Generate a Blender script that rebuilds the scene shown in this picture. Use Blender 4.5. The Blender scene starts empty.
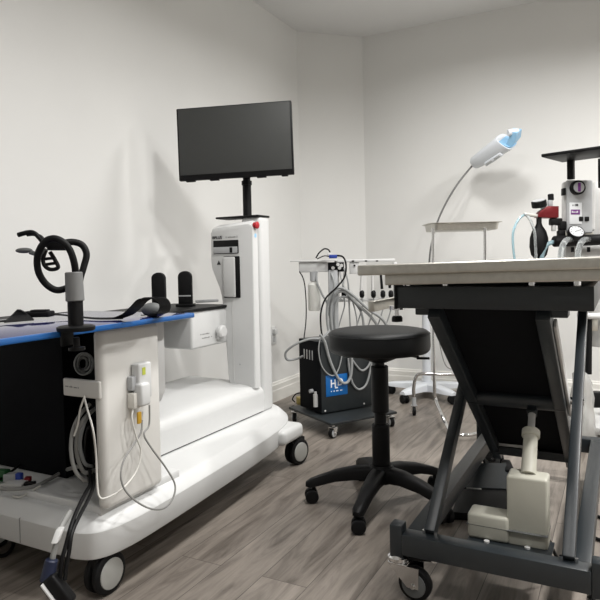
import bpy, bmesh, math, random
from mathutils import Vector, Matrix
random.seed(7)
S = bpy.context.scene
COL = S.collection
V = Vector
UP_ = Vector((0, 0, 1))
# ------------------------------------------------------------------ camera
FPX, YAW, PITCH, ROLL, EYE, CYP = 610.0, math.radians(27.7), math.radians(1.7), .0215, .95, 280.0
cF = V((-math.sin(YAW)*math.cos(PITCH), math.cos(YAW)*math.cos(PITCH), -math.sin(PITCH)))
cR = V((math.cos(YAW), math.sin(YAW), 0)); cU = cR.cross(cF)
aR = cR*math.cos(ROLL) - cU*math.sin(ROLL); aU = cR*math.sin(ROLL) + cU*math.cos(ROLL)
CAM = V((0, 0, EYE))
cam = bpy.data.cameras.new('camera'); cam.sensor_width = 36; cam.lens = 36*FPX/600; cam.shift_y = -(300-CYP)/600
cam.clip_start = .02
co = bpy.data.objects.new('camera', cam); COL.objects.link(co)
co.matrix_world = Matrix(((aR.x, aU.x, -cF.x, 0), (aR.y, aU.y, -cF.y, 0), (aR.z, aU.z, -cF.z, EYE), (0, 0, 0, 1)))
S.camera = co
def at(x, y, d):                      # survey point: photo position at a measured distance -> world point
    return CAM + (cF + aR*((x-300)/FPX) - aU*((y-CYP)/FPX))*d
def ray(x, y): return cF + aR*((x-300)/FPX) - aU*((y-CYP)/FPX)
def onX(x, y, X): r = ray(x, y); return CAM + r*(X/r.x)
def onY(x, y, Y): r = ray(x, y); return CAM + r*(Y/r.y)
def onZ(x, y, Z): r = ray(x, y); return CAM + r*((Z-EYE)/r.z)

# ------------------------------------------------------------------ materials
def mat(name, col, rough=.5, metal=0., spec=.5, var=.04, scale=30., bump=0., bscale=200., trans=0., ior=1.45, coat=0., alpha=1.):
    m = bpy.data.materials.new(name); m.use_nodes = True
    n = m.node_tree; b = n.nodes['Principled BSDF']
    tc = n.nodes.new('ShaderNodeTexCoord')
    nz = n.nodes.new('ShaderNodeTexNoise'); nz.inputs['Scale'].default_value = scale; nz.inputs['Detail'].default_value = 4
    n.links.new(tc.outputs['Object'], nz.inputs['Vector'])
    rp = n.nodes.new('ShaderNodeValToRGB')
    c = V(col)
    rp.color_ramp.elements[0].position = .3; rp.color_ramp.elements[1].position = .7
    rp.color_ramp.elements[0].color = (*[max(0, k*(1-var)) for k in c], 1)
    rp.color_ramp.elements[1].color = (*[min(1, k*(1+var)) for k in c], 1)
    n.links.new(nz.outputs['Fac'], rp.inputs['Fac']); n.links.new(rp.outputs['Color'], b.inputs['Base Color'])
    b.inputs['Roughness'].default_value = rough; b.inputs['Metallic'].default_value = metal
    b.inputs['Specular IOR Level'].default_value = spec; b.inputs['IOR'].default_value = ior
    b.inputs['Transmission Weight'].default_value = trans; b.inputs['Coat Weight'].default_value = coat
    b.inputs['Alpha'].default_value = alpha
    if bump:
        nb = n.nodes.new('ShaderNodeTexNoise'); nb.inputs['Scale'].default_value = bscale
        n.links.new(tc.outputs['Object'], nb.inputs['Vector'])
        bp = n.nodes.new('ShaderNodeBump'); bp.inputs['Strength'].default_value = bump; bp.inputs['Distance'].default_value = .002
        n.links.new(nb.outputs['Fac'], bp.inputs['Height']); n.links.new(bp.outputs['Normal'], b.inputs['Normal'])
    return m
WHITE = mat('white_enamel', (.61, .615, .61), .38, var=.01)
CREAM = mat('off_white_plastic', (.72, .70, .65), .4, var=.02)
PANELW = mat('panel_white', (.66, .65, .62), .35, var=.01)
BEIGE = mat('beige_actuator_plastic', (.50, .49, .42), .5, var=.02)
GREYP = mat('grey_plastic', (.42, .43, .44), .5)
DGREY = mat('dark_grey_plastic', (.11, .115, .115), .55)
MGREY = mat('mid_grey_plastic', (.17, .172, .17), .5)
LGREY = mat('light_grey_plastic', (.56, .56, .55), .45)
BLACK = mat('black_plastic', (.0045, .0045, .005), .5, var=.1, spec=.24)
BLACKM = mat('matt_black', (.005, .0055, .007), .8, var=.1, spec=.12)
VINYL = mat('black_vinyl', (.006, .0068, .0075), .48, bump=.15, bscale=500, spec=.32)
RUBBER = mat('black_rubber', (.005, .005, .0055), .6, spec=.25)
SCREEN = mat('screen_glass', (.055, .057, .055), .55, spec=.35, var=.02)
TABLEP = mat('charcoal_powder_coat', (.017, .022, .026), .36, var=.05, bump=.1, bscale=900, spec=.65)
CABM = mat('dark_cabinet_steel', (.018, .022, .024), .45, var=.06)
STEEL = mat('brushed_stainless_steel', (.56, .545, .50), .38, metal=1., var=.06, scale=60)
CHROME = mat('chrome', (.72, .72, .72), .14, metal=1., var=.03)
WHEELG = mat('grey_wheel_cover', (.40, .40, .38), .5)
BLUEE = mat('blue_edge', (.006, .095, .32), .35, var=.03, coat=.4)
NAVY = mat('navy_acrylic', (.016, .020, .11), .07, spec=.7, var=.05)
LABB = mat('blue_sticker', (.003, .11, .36), .45, var=.04)
LABW = mat('white_print', (.8, .82, .84), .5, var=.01)
INK = mat('dark_print', (.03, .03, .035), .6)
GINK = mat('grey_print', (.30, .30, .30), .6)
RED = mat('red_anodised_metal', (.17, .009, .013), .38, metal=.3, var=.05)
REDB = mat('red_button', (.45, .02, .03), .35)
PURPLE = mat('purple_print', (.17, .035, .22), .5)
PBLUE = mat('pale_blue_plastic', (.30, .55, .78), .4, var=.02)
LAMPW = mat('lamp_white_plastic', (.70, .73, .77), .3, var=.01)
GCAB = mat('grey_cable', (.25, .25, .24), .5, var=.06)
HOSE = mat('grey_hose', (.29, .30, .30), .45, var=.05)
WCAB = mat('white_cable', (.62, .61, .57), .45)
GREEN = mat('green_plastic', (.015, .10, .03), .5)
BLUEC = mat('blue_plastic', (.02, .05, .30), .4)
ORANGE = mat('amber_print', (.55, .32, .03), .5)
YELL = mat('yellow_green_print', (.5, .55, .08), .5)
STRAP = mat('black_webbing', (.005, .005, .0055), .75, spec=.25, bump=.4, bscale=900)
CLEARB = mat('translucent_bottle', (.80, .80, .76), .35, trans=.25, var=.01)
CLEART = mat('clear_tubing', (.78, .82, .83), .15, trans=.75, var=.01)
BLUET = mat('pale_blue_tubing', (.50, .72, .80), .2, trans=.5, var=.01)
PLAST = mat('clear_plastic_film', (.82, .82, .80), .15, trans=.6, bump=.6, bscale=40)
BASEW = mat('baseboard_paint', (.76, .75, .71), .4, var=.01)
YBOX = mat('straw_yellow_plastic', (.45, .36, .12), .5)

def wall_mat(name, col):
    m = mat(name, col, .85, var=.012, scale=2.5, spec=.2)
    n = m.node_tree; b = n.nodes['Principled BSDF']
    tc = n.nodes.new('ShaderNodeTexCoord'); mp = n.nodes.new('ShaderNodeMapping'); mp.inputs['Scale'].default_value = (40, 40, 6)
    nb = n.nodes.new('ShaderNodeTexNoise'); nb.inputs['Scale'].default_value = 6; nb.inputs['Detail'].default_value = 6
    bp = n.nodes.new('ShaderNodeBump'); bp.inputs['Strength'].default_value = .12; bp.inputs['Distance'].default_value = .002
    n.links.new(tc.outputs['Object'], mp.inputs['Vector']); n.links.new(mp.outputs['Vector'], nb.inputs['Vector'])
    n.links.new(nb.outputs['Fac'], bp.inputs['Height']); n.links.new(bp.outputs['Normal'], b.inputs['Normal'])
    return m
WALLM = wall_mat('wallcovering', (.742, .740, .722))
CEILM = wall_mat('ceiling_paint', (.74, .74, .735))

def floor_mat():
    m = bpy.data.materials.new('vinyl_plank_floor'); m.use_nodes = True
    n = m.node_tree; b = n.nodes['Principled BSDF']; L = n.links.new
    tc = n.nodes.new('ShaderNodeTexCoord')
    mp = n.nodes.new('ShaderNodeMapping'); mp.inputs['Rotation'].default_value = (0, 0, math.pi/2)
    L(tc.outputs['Object'], mp.inputs['Vector'])
    br = n.nodes.new('ShaderNodeTexBrick'); br.inputs['Scale'].default_value = 1
    br.inputs['Brick Width'].default_value = 1.22; br.inputs['Row Height'].default_value = .152
    br.inputs['Mortar Size'].default_value = .0012; br.inputs['Mortar Smooth'].default_value = .3; br.offset = .37
    br.inputs['Color1'].default_value = (.0, .0, .0, 1); br.inputs['Color2'].default_value = (1, 1, 1, 1); br.inputs['Mortar'].default_value = (.5, .5, .5, 1)
    L(mp.outputs['Vector'], br.inputs['Vector'])
    # per-plank offset of the grain
    ad = n.nodes.new('ShaderNodeVectorMath'); ad.operation = 'MULTIPLY_ADD'
    ad.inputs[1].default_value = (3, 7, 5)
    L(br.outputs['Color'], ad.inputs[0]); L(mp.outputs['Vector'], ad.inputs[2])
    m2 = n.nodes.new('ShaderNodeMapping'); m2.inputs['Scale'].default_value = (1.2, 8, 1); L(ad.outputs[0], m2.inputs['Vector'])
    g = n.nodes.new('ShaderNodeTexNoise'); g.inputs['Scale'].default_value = 2.2; g.inputs['Detail'].default_value = 8; g.inputs['Roughness'].default_value = .62; g.inputs['Distortion'].default_value = .9
    L(m2.outputs['Vector'], g.inputs['Vector'])
    m3 = n.nodes.new('ShaderNodeMapping'); m3.inputs['Scale'].default_value = (3, 60, 1); L(ad.outputs[0], m3.inputs['Vector'])
    g2 = n.nodes.new('ShaderNodeTexNoise'); g2.inputs['Scale'].default_value = 2; g2.inputs['Detail'].default_value = 5
    L(m3.outputs['Vector'], g2.inputs['Vector'])
    rp = n.nodes.new('ShaderNodeValToRGB'); e = rp.color_ramp.elements
    e[0].position = .32; e[0].color = (.125, .106, .090, 1); e[1].position = .70; e[1].color = (.335, .295, .255, 1)
    k = e.new(.5); k.color = (.245, .215, .187, 1)
    L(g.outputs['Fac'], rp.inputs['Fac'])
    mx = n.nodes.new('ShaderNodeMixRGB'); mx.blend_type = 'MULTIPLY'; mx.inputs['Fac'].default_value = .38
    r2 = n.nodes.new('ShaderNodeValToRGB'); r2.color_ramp.elements[0].position = .3; r2.color_ramp.elements[0].color = (.62, .6, .58, 1); r2.color_ramp.elements[1].position = .62
    L(g2.outputs['Fac'], r2.inputs['Fac']); L(rp.outputs['Color'], mx.inputs['Color1']); L(r2.outputs['Color'], mx.inputs['Color2'])
    m4 = n.nodes.new('ShaderNodeMixRGB'); m4.blend_type = 'MULTIPLY'; m4.inputs['Fac'].default_value = .35
    r3 = n.nodes.new('ShaderNodeValToRGB'); r3.color_ramp.elements[0].color = (.62, .60, .58, 1); r3.color_ramp.elements[1].color = (1, 1, 1, 1)
    L(br.outputs['Color'], r3.inputs['Fac']); L(mx.outputs['Color'], m4.inputs['Color1']); L(r3.outputs['Color'], m4.inputs['Color2'])
    m5 = n.nodes.new('ShaderNodeMixRGB'); m5.inputs['Color2'].default_value = (.05, .042, .035, 1)
    L(br.outputs['Fac'], m5.inputs['Fac']); L(m4.outputs['Color'], m5.inputs['Color1'])
    L(m5.outputs['Color'], b.inputs['Base Color'])
    b.inputs['Roughness'].default_value = .42; b.inputs['Specular IOR Level'].default_value = .4
    bp = n.nodes.new('ShaderNodeBump'); bp.inputs['Strength'].default_value = .12; bp.inputs['Distance'].default_value = .002
    L(g2.outputs['Fac'], bp.inputs['Height']); L(bp.outputs['Normal'], b.inputs['Normal'])
    return m
FLOORM = floor_mat()

# ------------------------------------------------------------------ mesh helpers
def spline(pts, n=10, closed=False):
    pts = [V(p) for p in pts]
    if len(pts) < 3: return pts
    out = []; N = len(pts); rng = N if closed else N-1
    for i in range(rng):
        if closed: p0, p1, p2, p3 = pts[(i-1) % N], pts[i], pts[(i+1) % N], pts[(i+2) % N]
        else: p0, p1, p2, p3 = pts[max(i-1, 0)], pts[i], pts[i+1], pts[min(i+2, N-1)]
        for k in range(n):
            t = k/n
            out.append(.5*((2*p1) + (p2-p0)*t + (2*p0-5*p1+4*p2-p3)*t*t + (3*p1-p0-3*p2+p3)*t**3))
    if not closed: out.append(pts[-1])
    return out

class MB:
    def __init__(s): s.bm = bmesh.new()
    def box(s, a, b, bev=0., seg=2, M=None, taper=None):
        a, b = V(a), V(b); c = (a+b)/2; d = b-a
        t = bmesh.new(); bmesh.ops.create_cube(t, size=1)
        for v in t.verts: v.co = V((v.co.x*d.x, v.co.y*d.y, v.co.z*d.z))
        if taper:                      # scale of the top face (x, y)
            for v in t.verts:
                if v.co.z > 0: v.co.x *= taper[0]; v.co.y *= taper[1]
        if bev: bmesh.ops.bevel(t, geom=t.edges[:], offset=min(bev, .49*min(abs(k) for k in d)), segments=seg, profile=.5, affect='EDGES')
        for v in t.verts: v.co = v.co + c
        if M is not None: t.transform(M)
        s._merge(t); return s
    def obox(s, c, ax, ay, az, dx, dy, dz, bev=0., seg=2):   # box with its own axes
        ax, ay, az = V(ax).normalized(), V(ay).normalized(), V(az).normalized(); c = V(c)
        M = Matrix(((ax.x, ay.x, az.x, c.x), (ax.y, ay.y, az.y, c.y), (ax.z, ay.z, az.z, c.z), (0, 0, 0, 1)))
        return s.box((-dx/2, -dy/2, -dz/2), (dx/2, dy/2, dz/2), bev, seg, M)
    def bar(s, p, q, w, h, bev=0., up=(0, 0, 1)):             # rectangular bar p -> q
        p, q = V(p), V(q); z = (q-p); L = z.length; z.normalize(); x = V(up).cross(z)
        if x.length < 1e-4: x = V((1, 0, 0)).cross(z)
        x.normalize(); y = z.cross(x)
        return s.obox((p+q)/2, x, y, z, w, h, L, bev)
    def _merge(s, t):
        me = bpy.data.meshes.new('t'); t.to_mesh(me); t.free(); s.bm.from_mesh(me); bpy.data.meshes.remove(me)
    def lathe(s, prof, o=(0, 0, 0), ax=(0, 0, 1), seg=32):    # prof: (radius, height)
        o = V(o); ax = V(ax).normalized(); x = ax.orthogonal().normalized(); y = ax.cross(x); rings = []
        for r, h in prof:
            if r < 1e-6: rings.append([s.bm.verts.new(o+ax*h)])
            else: rings.append([s.bm.verts.new(o + ax*h + (x*math.cos(2*math.pi*k/seg) + y*math.sin(2*math.pi*k/seg))*r) for k in range(seg)])
        for A, B in zip(rings[:-1], rings[1:]):
            for k in range(seg):
                j = (k+1) % seg
                if len(A) == 1 and len(B) == 1: continue
                if len(A) == 1: s.bm.faces.new((A[0], B[k], B[j]))
                elif len(B) == 1: s.bm.faces.new((A[k], A[j], B[0]))
                else: s.bm.faces.new((A[k], A[j], B[j], B[k]))
        for Rr in (rings[0], rings[-1]):
            if len(Rr) > 2:
                try: s.bm.faces.new(Rr)
                except ValueError: pass
        return s
    def cyl(s, p, q, r, r2=None, seg=24, bev=0.):
        p, q = V(p), V(q); L = (q-p).length; r2 = r if r2 is None else r2
        pr = [(0, 0), (r-bev, 0), (r, bev), (r2, L-bev), (r2-bev, L), (0, L)] if bev else [(0, 0), (r, 0), (r2, L), (0, L)]
        return s.lathe(pr, p, q-p, seg)
    def tube(s, pts, r, n=10, seg=10, closed=False, raw=False, radii=None):
        P = [V(p) for p in pts] if raw else spline(pts, n, closed)
        P = [p for i, p in enumerate(P) if i == 0 or (p-P[i-1]).length > 1e-5]
        N = len(P); tang = []
        for i in range(N):
            a = P[i-1] if (i > 0 or closed) else P[i]; b = P[(i+1) % N] if (i < N-1 or closed) else P[i]
            tang.append((b-a).normalized())
        x = tang[0].orthogonal().normalized(); rings = []
        for i in range(N):
            x = (x - tang[i]*x.dot(tang[i])).normalized(); y = tang[i].cross(x)
            rr = r if radii is None else radii(i/(N-1))
            rings.append([s.bm.verts.new(P[i] + (x*math.cos(2*math.pi*k/seg) + y*math.sin(2*math.pi*k/seg))*rr) for k in range(seg)])
        for i in range(N if closed else N-1):
            A, B = rings[i], rings[(i+1) % N]
            off = 0
            if closed and i == N-1:
                off = min(range(seg), key=lambda o: (A[0].co-B[o].co).length)
            for k in range(seg):
                j = (k+1) % seg
                s.bm.faces.new((A[k], A[j], B[(j+off) % seg], B[(k+off) % seg]))
        if not closed: s.bm.faces.new(rings[0]); s.bm.faces.new(rings[-1])
        return s
    def prism(s, poly, vec, bev=0., seg=2):                   # extrude a planar outline along vec
        t = bmesh.new(); vec = V(vec)
        A = [t.verts.new(V(p)) for p in poly]; B = [t.verts.new(V(p)+vec) for p in poly]; N = len(A)
        t.faces.new(A); t.faces.new(B[::-1])
        for i in range(N): t.faces.new((A[i], B[i], B[(i+1) % N], A[(i+1) % N]))
        bmesh.ops.recalc_face_normals(t, faces=t.faces[:])
        if bev:
            es = [e for e in t.edges if any(len(f.verts) == N for f in e.link_faces)] if N > 4 else t.edges[:]
            bmesh.ops.bevel(t, geom=es, offset=bev, segments=seg, profile=.5, affect='EDGES')
        s._merge(t); return s
    def loft(s, rings, cap=True):
        R = [[s.bm.verts.new(V(p)) for p in r] for r in rings]
        for A, B in zip(R[:-1], R[1:]):
            for k in range(len(A)):
                j = (k+1) % len(A); s.bm.faces.new((A[k], A[j], B[j], B[k]))
        if cap: s.bm.faces.new(R[0]); s.bm.faces.new(R[-1])
        return s
    def ribbon(s, pts, side, w, th, n=8):                     # flat strap with real thickness
        P = spline(pts, n); rings = []
        side = V(side).normalized()
        for i, p in enumerate(P):
            a = P[max(i-1, 0)]; b = P[min(i+1, len(P)-1)]; t = (b-a).normalized(); nn = t.cross(side).normalized()
            rings.append([p+side*w/2+nn*th/2, p-side*w/2+nn*th/2, p-side*w/2-nn*th/2, p+side*w/2-nn*th/2])
        return s.loft(rings)
    def ell(s, c, rx, ry, rz, M=None, u=24, v=14):
        t = bmesh.new(); bmesh.ops.create_uvsphere(t, u_segments=u, v_segments=v, radius=1)
        for q in t.verts: q.co = V((q.co.x*rx, q.co.y*ry, q.co.z*rz))
        if M is not None: t.transform(M)
        for q in t.verts: q.co = q.co + V(c)
        s._merge(t); return s
    def build(s, name, m, parent=None, angle=35):
        off = V((0, 0, 0)); p = parent
        while p is not None: off += p.location; p = p.parent
        bmesh.ops.recalc_face_normals(s.bm, faces=s.bm.faces[:])
        if parent is None:             # put the origin at the base of the thing
            xs = [v.co for v in s.bm.verts]
            off = V(((min(v.x for v in xs)+max(v.x for v in xs))/2, (min(v.y for v in xs)+max(v.y for v in xs))/2, min(v.z for v in xs)))
        for v in s.bm.verts: v.co -= off
        me = bpy.data.meshes.new(name); s.bm.to_mesh(me); s.bm.free()
        for f in me.polygons: f.use_smooth = True
        me.set_sharp_from_angle(angle=math.radians(angle))
        me.materials.append(m)
        o = bpy.data.objects.new(name, me); COL.objects.link(o)
        if parent is None: o.location = off
        else: o.parent = parent
        return o
def tag(o, label=None, cat=None, group=None, kind=None):
    for k, v in (('label', label), ('category', cat), ('group', group), ('kind', kind)):
        if v: o[k] = v
    return o
def thing(name, label, cat, loc, group=None):
    o = bpy.data.objects.new(name, None); o.empty_display_size = .05; COL.objects.link(o); o.location = V(loc)
    return tag(o, label, cat, group)
def text(name, body, m, parent, o, ax, ay, size, ext=.0006, shear=0., bold=0., w=1.):
    c = bpy.data.curves.new(name, 'FONT'); c.body = body; c.size = size; c.extrude = ext; c.shear = shear; c.offset = bold
    tmp = bpy.data.objects.new('tmp_text', c); COL.objects.link(tmp)
    bpy.context.view_layer.update()
    me = bpy.data.meshes.new_from_object(tmp.evaluated_get(bpy.context.evaluated_depsgraph_get()))
    bpy.data.objects.remove(tmp); bpy.data.curves.remove(c)
    ax, ay = V(ax).normalized(), V(ay).normalized(); az = ax.cross(ay); o = V(o); off = V((0, 0, 0)); p = parent
    while p is not None: off += p.location; p = p.parent
    o = o-off
    me.transform(Matrix(((ax.x*w, ay.x, az.x, o.x), (ax.y*w, ay.y, az.y, o.y), (ax.z*w, ay.z, az.z, o.z), (0, 0, 0, 1))))
    me.materials.clear(); me.materials.append(m); me.name = name
    ob = bpy.data.objects.new(name, me); COL.objects.link(ob); ob.parent = parent
    return ob
def scribble(mb, o, ax, ay, L, h, n, th=.0008):               # a run of small printed marks too small to read
    ax, ay = V(ax).normalized(), V(ay).normalized(); x = 0; step = L/n; rnd = random.Random(int(L*1e5)+n)
    for i in range(n):
        w = step*rnd.uniform(.55, .85); hh = h*rnd.choice((.7, .7, 1.))
        if rnd.random() < .86: mb.obox(V(o)+ax*(x+w/2)+ay*hh/2, ax, ay, ax.cross(ay), w, hh, th)
        x += step
    return mb

# ------------------------------------------------------------------ the room
LX, BY, CZ = -2.10, 4.40, 2.65
CORN = (LX, 4.03); CORN2 = (LX+.37, BY)
RX, FY = 2.6, -2.2
def wall(name, a, b, z0, z1, th=.1, m=WALLM):
    a, b = V((*a, 0)), V((*b, 0)); d = (b-a).normalized(); nrm = V((-d.y, d.x, 0))   # thickness goes to the left of a->b
    mb = MB(); mb.prism([a+V((0, 0, z0)), b+V((0, 0, z0)), b+nrm*th+V((0, 0, z0)), a+nrm*th+V((0, 0, z0))], (0, 0, z1-z0))
    return tag(mb.build(name, m), kind='structure')
wall('wall_left', (LX, FY), CORN, 0, CZ)
wall('wall_corner', CORN, CORN2, 0, CZ)
wall('wall_back', CORN2, (RX, BY), 0, CZ)
wall('wall_right', (RX, BY), (RX, FY), 0, CZ)
wall('wall_front', (RX, FY), (LX, FY), 0, CZ)
tag(MB().box((LX-.1, FY-.1, -.08), (RX+.1, BY+.1, 0)).build('floor', FLOORM), kind='structure')
tag(MB().box((LX-.1, FY-.1, CZ), (RX+.1, BY+.1, CZ+.08)).build('ceiling', CEILM), kind='structure')
def baseboard(name, a, b):
    a, b = V((*a, 0)), V((*b, 0)); d = (b-a).normalized(); n = V((d.y, -d.x, 0))    # into the room
    prof = [(0, 0), (.017, 0), (.017, .075), (.014, .082), (.014, .112), (.008, .118), (.006, .128), (0, .132)]
    mb = MB(); mb.prism([a+n*x+V((0, 0, z)) for x, z in prof], b-a)
    return tag(mb.build(name, BASEW, angle=20), kind='structure')
e = .017*math.tan(math.radians(22.5))
baseboard('baseboard_left', (LX, FY), (LX, 4.03-e))
baseboard('baseboard_corner', (LX+e*.7, 4.03+e*.7), (CORN2[0]-e*.7, BY-e*.7))
baseboard('baseboard_back', (CORN2[0]+e, BY), (RX, BY))

# ------------------------------------------------------------------ casters
def caster(parent, x, y, r, w, aim=0., cover=True, fork=BLACK, twin=False, z=0., rad_cap=WHEELG, top=None, name='caster', trail=.3):
    """A swivel caster standing at (x, y): yoke plus wheel as part and sub-parts."""
    d = V((math.cos(aim), math.sin(aim), 0)); s = V((-d.y, d.x, 0)); c = V((x, y, z+r))
    top = z+2*r+.01 if top is None else top
    mb = MB()
    if twin:
        mb.obox(c+V((0, 0, r*.45)), d, s, (0, 0, 1), r*1.5, w*.55, r*1.2, .004)
        mb.cyl((x-d.x*r*.35, y-d.y*r*.35, z+r*1.4), (x-d.x*r*.35, y-d.y*r*.35, top), r*.28)
    else:
        for q in (-1, 1):
            o = c+s*q*(w/2+.005)
            mb.prism([o+d*r*.35-V((0, 0, r*.12)), o-d*r*.35-V((0, 0, r*.12)), o-d*r*(trail+.5)+V((0, 0, r*1.12)), o+d*r*.38+V((0, 0, r*1.12))], s*.004*q)
        mb.obox(c+V((0, 0, r*1.12))-d*r*(trail-.1), d, s, (0, 0, 1), r*1.2, w+.02, .006, .002)
        mb.cyl(c-s*(w/2+.013), c+s*(w/2+.013), r*.14, seg=12)
        mb.cyl(c-d*r*trail+V((0, 0, r*1.1)), V((x, y, top))-d*r*trail, r*.3)
    p = mb.build(name, fork, parent)
    offs = (-w*.32, w*.32) if twin else (0,)
    ww = w*.42 if twin else w
    for q in offs:
        a = c+s*(q-ww/2)
        wh = MB().lathe([(0, 0), (r*.8, 0), (r*.94, ww*.06), (r, ww*.22), (r, ww*.78), (r*.94, ww*.94), (r*.8, ww), (0, ww)], a, s, 28).build('wheel', RUBBER, p)
        if cover:
            pass
    if cover:
        for q in (-1, 1):
            a = c+s*q*((w*.53) if twin else w/2)
            MB().lathe([(r*.74, -.001), (r*.72, .003), (r*.5, .005), (0, .006)], a, s*q, 28).build('wheel_cover', rad_cap, p)
    return p
exec_parts = True

# ------------------------------------------------------------------ white mobile workstation on the left
ws = thing('medical_workstation', 'large white mobile workstation with tall tower, side panel and boat-shaped base on casters', 'medical machine', (-1.65, 1.95, 0))
def outline(inset=0.):
    pts = [(-1.98, 1.20), (-1.70, 1.20), (-1.42, 1.20), (-1.362, 1.204), (-1.320, 1.222), (-1.295, 1.262), (-1.284, 1.32), (-1.281, 1.40), (-1.289, 1.58), (-1.300, 1.75),
           (-1.318, 2.0), (-1.342, 2.24), (-1.372, 2.42), (-1.41, 2.53), (-1.475, 2.63), (-1.56, 2.69), (-1.66, 2.71), (-1.80, 2.70), (-1.92, 2.63), (-1.985, 2.50), (-2.0, 2.2), (-2.0, 1.7), (-2.0, 1.23)]
    P = [V((x, y, 0)) for x, y in spline2(pts)]; out = []
    for i, p in enumerate(P):
        t = (P[(i+1) % len(P)]-P[i-1]).normalized(); out.append(p+V((-t.y, t.x, 0))*inset)
    return out
def spline2(pts): return [(p.x, p.y) for p in spline([(x, y, 0) for x, y in pts], 4, True)]
def ring(k, z): return [p+V((0, 0, z)) for p in outline(k)]
MB().loft([ring(.012, .118), ring(.003, .122), ring(0, .130), ring(0, .198), ring(.002, .202), ring(.030, .229), ring(.036, .233), ring(.045, .236)]).build('base', WHITE, ws, 25)
MB().box((-1.995, 1.262, .225), (-1.325, 1.62, .258), .008).build('deck_plinth', WHITE, ws)
for y, x0, x1 in ((2.465, -1.50, -1.328), (2.465, -1.985, -1.80)):     # caster lobes at the far end
    MB().box((x0, y-.12, .124), (x1, y+.075, .193), .022, 4).build('caster_housing', WHITE, ws)
a = onY(20, 525, 1.20)
MB().box((a.x-.001, 1.198, .128), (a.x+.001, 1.21, .203)).build('panel_seam', GINK, ws)
for x, y, an in ((-1.335, 1.28, 1.57), (-1.355, 2.51, 1.33), (-1.90, 1.33, 1.2), (-1.90, 2.45, 2.0)):
    caster(ws, x, y, .06, .05, an, twin=True, top=.135)
# stepped plinth between the side panel and the tower
pr = [(-1.95, .243), (-1.513, .243), (-1.513, .325)] + [(-1.563+.05*math.cos(t), .325+.045*math.sin(t)) for t in [math.radians(q) for q in (20, 40, 60, 80)]] + [(-1.60, .374), (-1.95, .380)]
MB().prism([(x, 1.53, z) for x, z in pr], (0, .96, 0), .006).build('stepped_plinth', WHITE, ws)
MB().box((-1.94, 1.54, .234), (-1.522, 2.48, .25)).build('plinth_gap', BLACKM, ws)
# tower
def tring(y, k, dz=0., dx=0.):
    pts = [(-1.668+k, .36), (-1.515-k, .36), (-1.513-k, 1.11+dz), (-1.518-k, 1.128+dz-k), (-1.535-k, 1.136+dz-k), (-1.72+k, 1.124+dz-k), (-1.745+k, 1.118+dz-k), (-1.755+k, 1.10+dz-k), (-1.757+k, .955), (-1.752+k, .925), (-1.71+k, .83), (-1.699+k, .79), (-1.69+k, .70)]
    return [V((x+dx, y, z)) for x, z in pts]
MB().loft([tring(2.418, .008), tring(2.421, .003), tring(2.428, 0), tring(2.46, 0, .014)]).build('tower_front', WHITE, ws, 30)
MB().loft([tring(2.458, .022, .012), tring(2.56, .018, .045)]).build('tower_core_shaded', LGREY, ws, 30)  # core coloured grey to paint in the shade of the side recess
MB().box((-1.62, 2.478, .232), (-1.511, 2.578, 1.172), .022, 4).build('rear_column', WHITE, ws)
MB().box((-1.76, 2.47, 1.168), (-1.513, 2.58, 1.178), .004).build('top_plate', BLACK, ws)
dp = MB().box((-1.737, 2.414, .996), (-1.593, 2.424, 1.061), .004, 3).build('display', BLACK, ws)
MB().box((-1.734, 2.412, .999), (-1.597, 2.4145, 1.029), .001).build('display_reflection', GREYP, dp)  # grey slip paints a reflection over the lower half of the display
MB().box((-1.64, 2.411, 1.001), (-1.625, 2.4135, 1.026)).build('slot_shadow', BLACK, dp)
MB().box((-1.681, 2.412, .786), (-1.588, 2.424, .984), .008, 3).build('handle_recess', BLACK, ws)
MB().box((-1.679, 2.407, .789), (-1.611, 2.420, .981), .007, 3).build('handle_plate', WHITE, ws)
MB().box((-1.6375, 2.416, .39), (-1.6355, 2.419, .775)).build('seam_line', LGREY, ws)
MB().cyl((-1.60, 2.416, .47), (-1.60, 2.419, .47), .004).build('screw', GREYP, ws)
text('lettering', 'BPLUS', INK, ws, (-1.742, 2.4165, 1.069), (1, 0, 0), (0, 0, 1), .0185, bold=.0003, w=1.12)
m = MB(); scribble(m, (-1.664, 2.4172, 1.071), (1, 0, .02), (0, 0, 1), .068, .008, 12); m.build('fine_print', GINK, ws)
m = MB(); m.prism([(-1.719, 2.4165, .945), (-1.697, 2.4165, .945), (-1.708, 2.4165, .965)], (0, .002, 0)); m.build('warning_symbol', INK, ws)
es = MB().lathe([(0, 0), (.014, 0), (.014, .005), (.010, .005), (.010, .010), (.0165, .011), (.017, .018), (.012, .022), (0, .023)], (-1.516, 2.438, 1.126), (1, 0, 0)).build('emergency_stop_button', REDB, ws)
MB().cyl((-1.5145, 2.442, 1.078), (-1.5125, 2.442, 1.078), .010).build('round_sticker', PBLUE, ws)
# arm with instrument shelf in front of the tower
MB().box((-1.842, 2.155, .570), (-1.676, 2.43, .739), .012, 3).build('arm', WHITE, ws)
MB().box((-1.99, 2.165, .69), (-1.83, 2.43, .738), .006).build('arm_lip', WHITE, ws)
MB().box((-2.02, 1.66, .740), (-1.668, 2.455, .752), .004).build('instrument_shelf', BLACK, ws)
kn = MB().lathe([(0, 0), (.016, 0), (.016, .010), (.027, .012), (.030, .018), (.030, .03), (.024, .036), (0, .037)], (-1.677, 2.352, .632), (1, 0, 0)).build('knob', WHITE, ws)
MB().box((-1.677, 2.335, .595), (-1.66, 2.372, .618), .004).build('knob_lever', WHITE, kn)
m = MB()
for i, l in enumerate((.07, .09)): scribble(m, (-1.6745, 2.215, .630-.018*i), (0, 1, 0), (0, 0, 1), l, .005, 9)
m.build('fine_print', GINK, ws)
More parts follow.
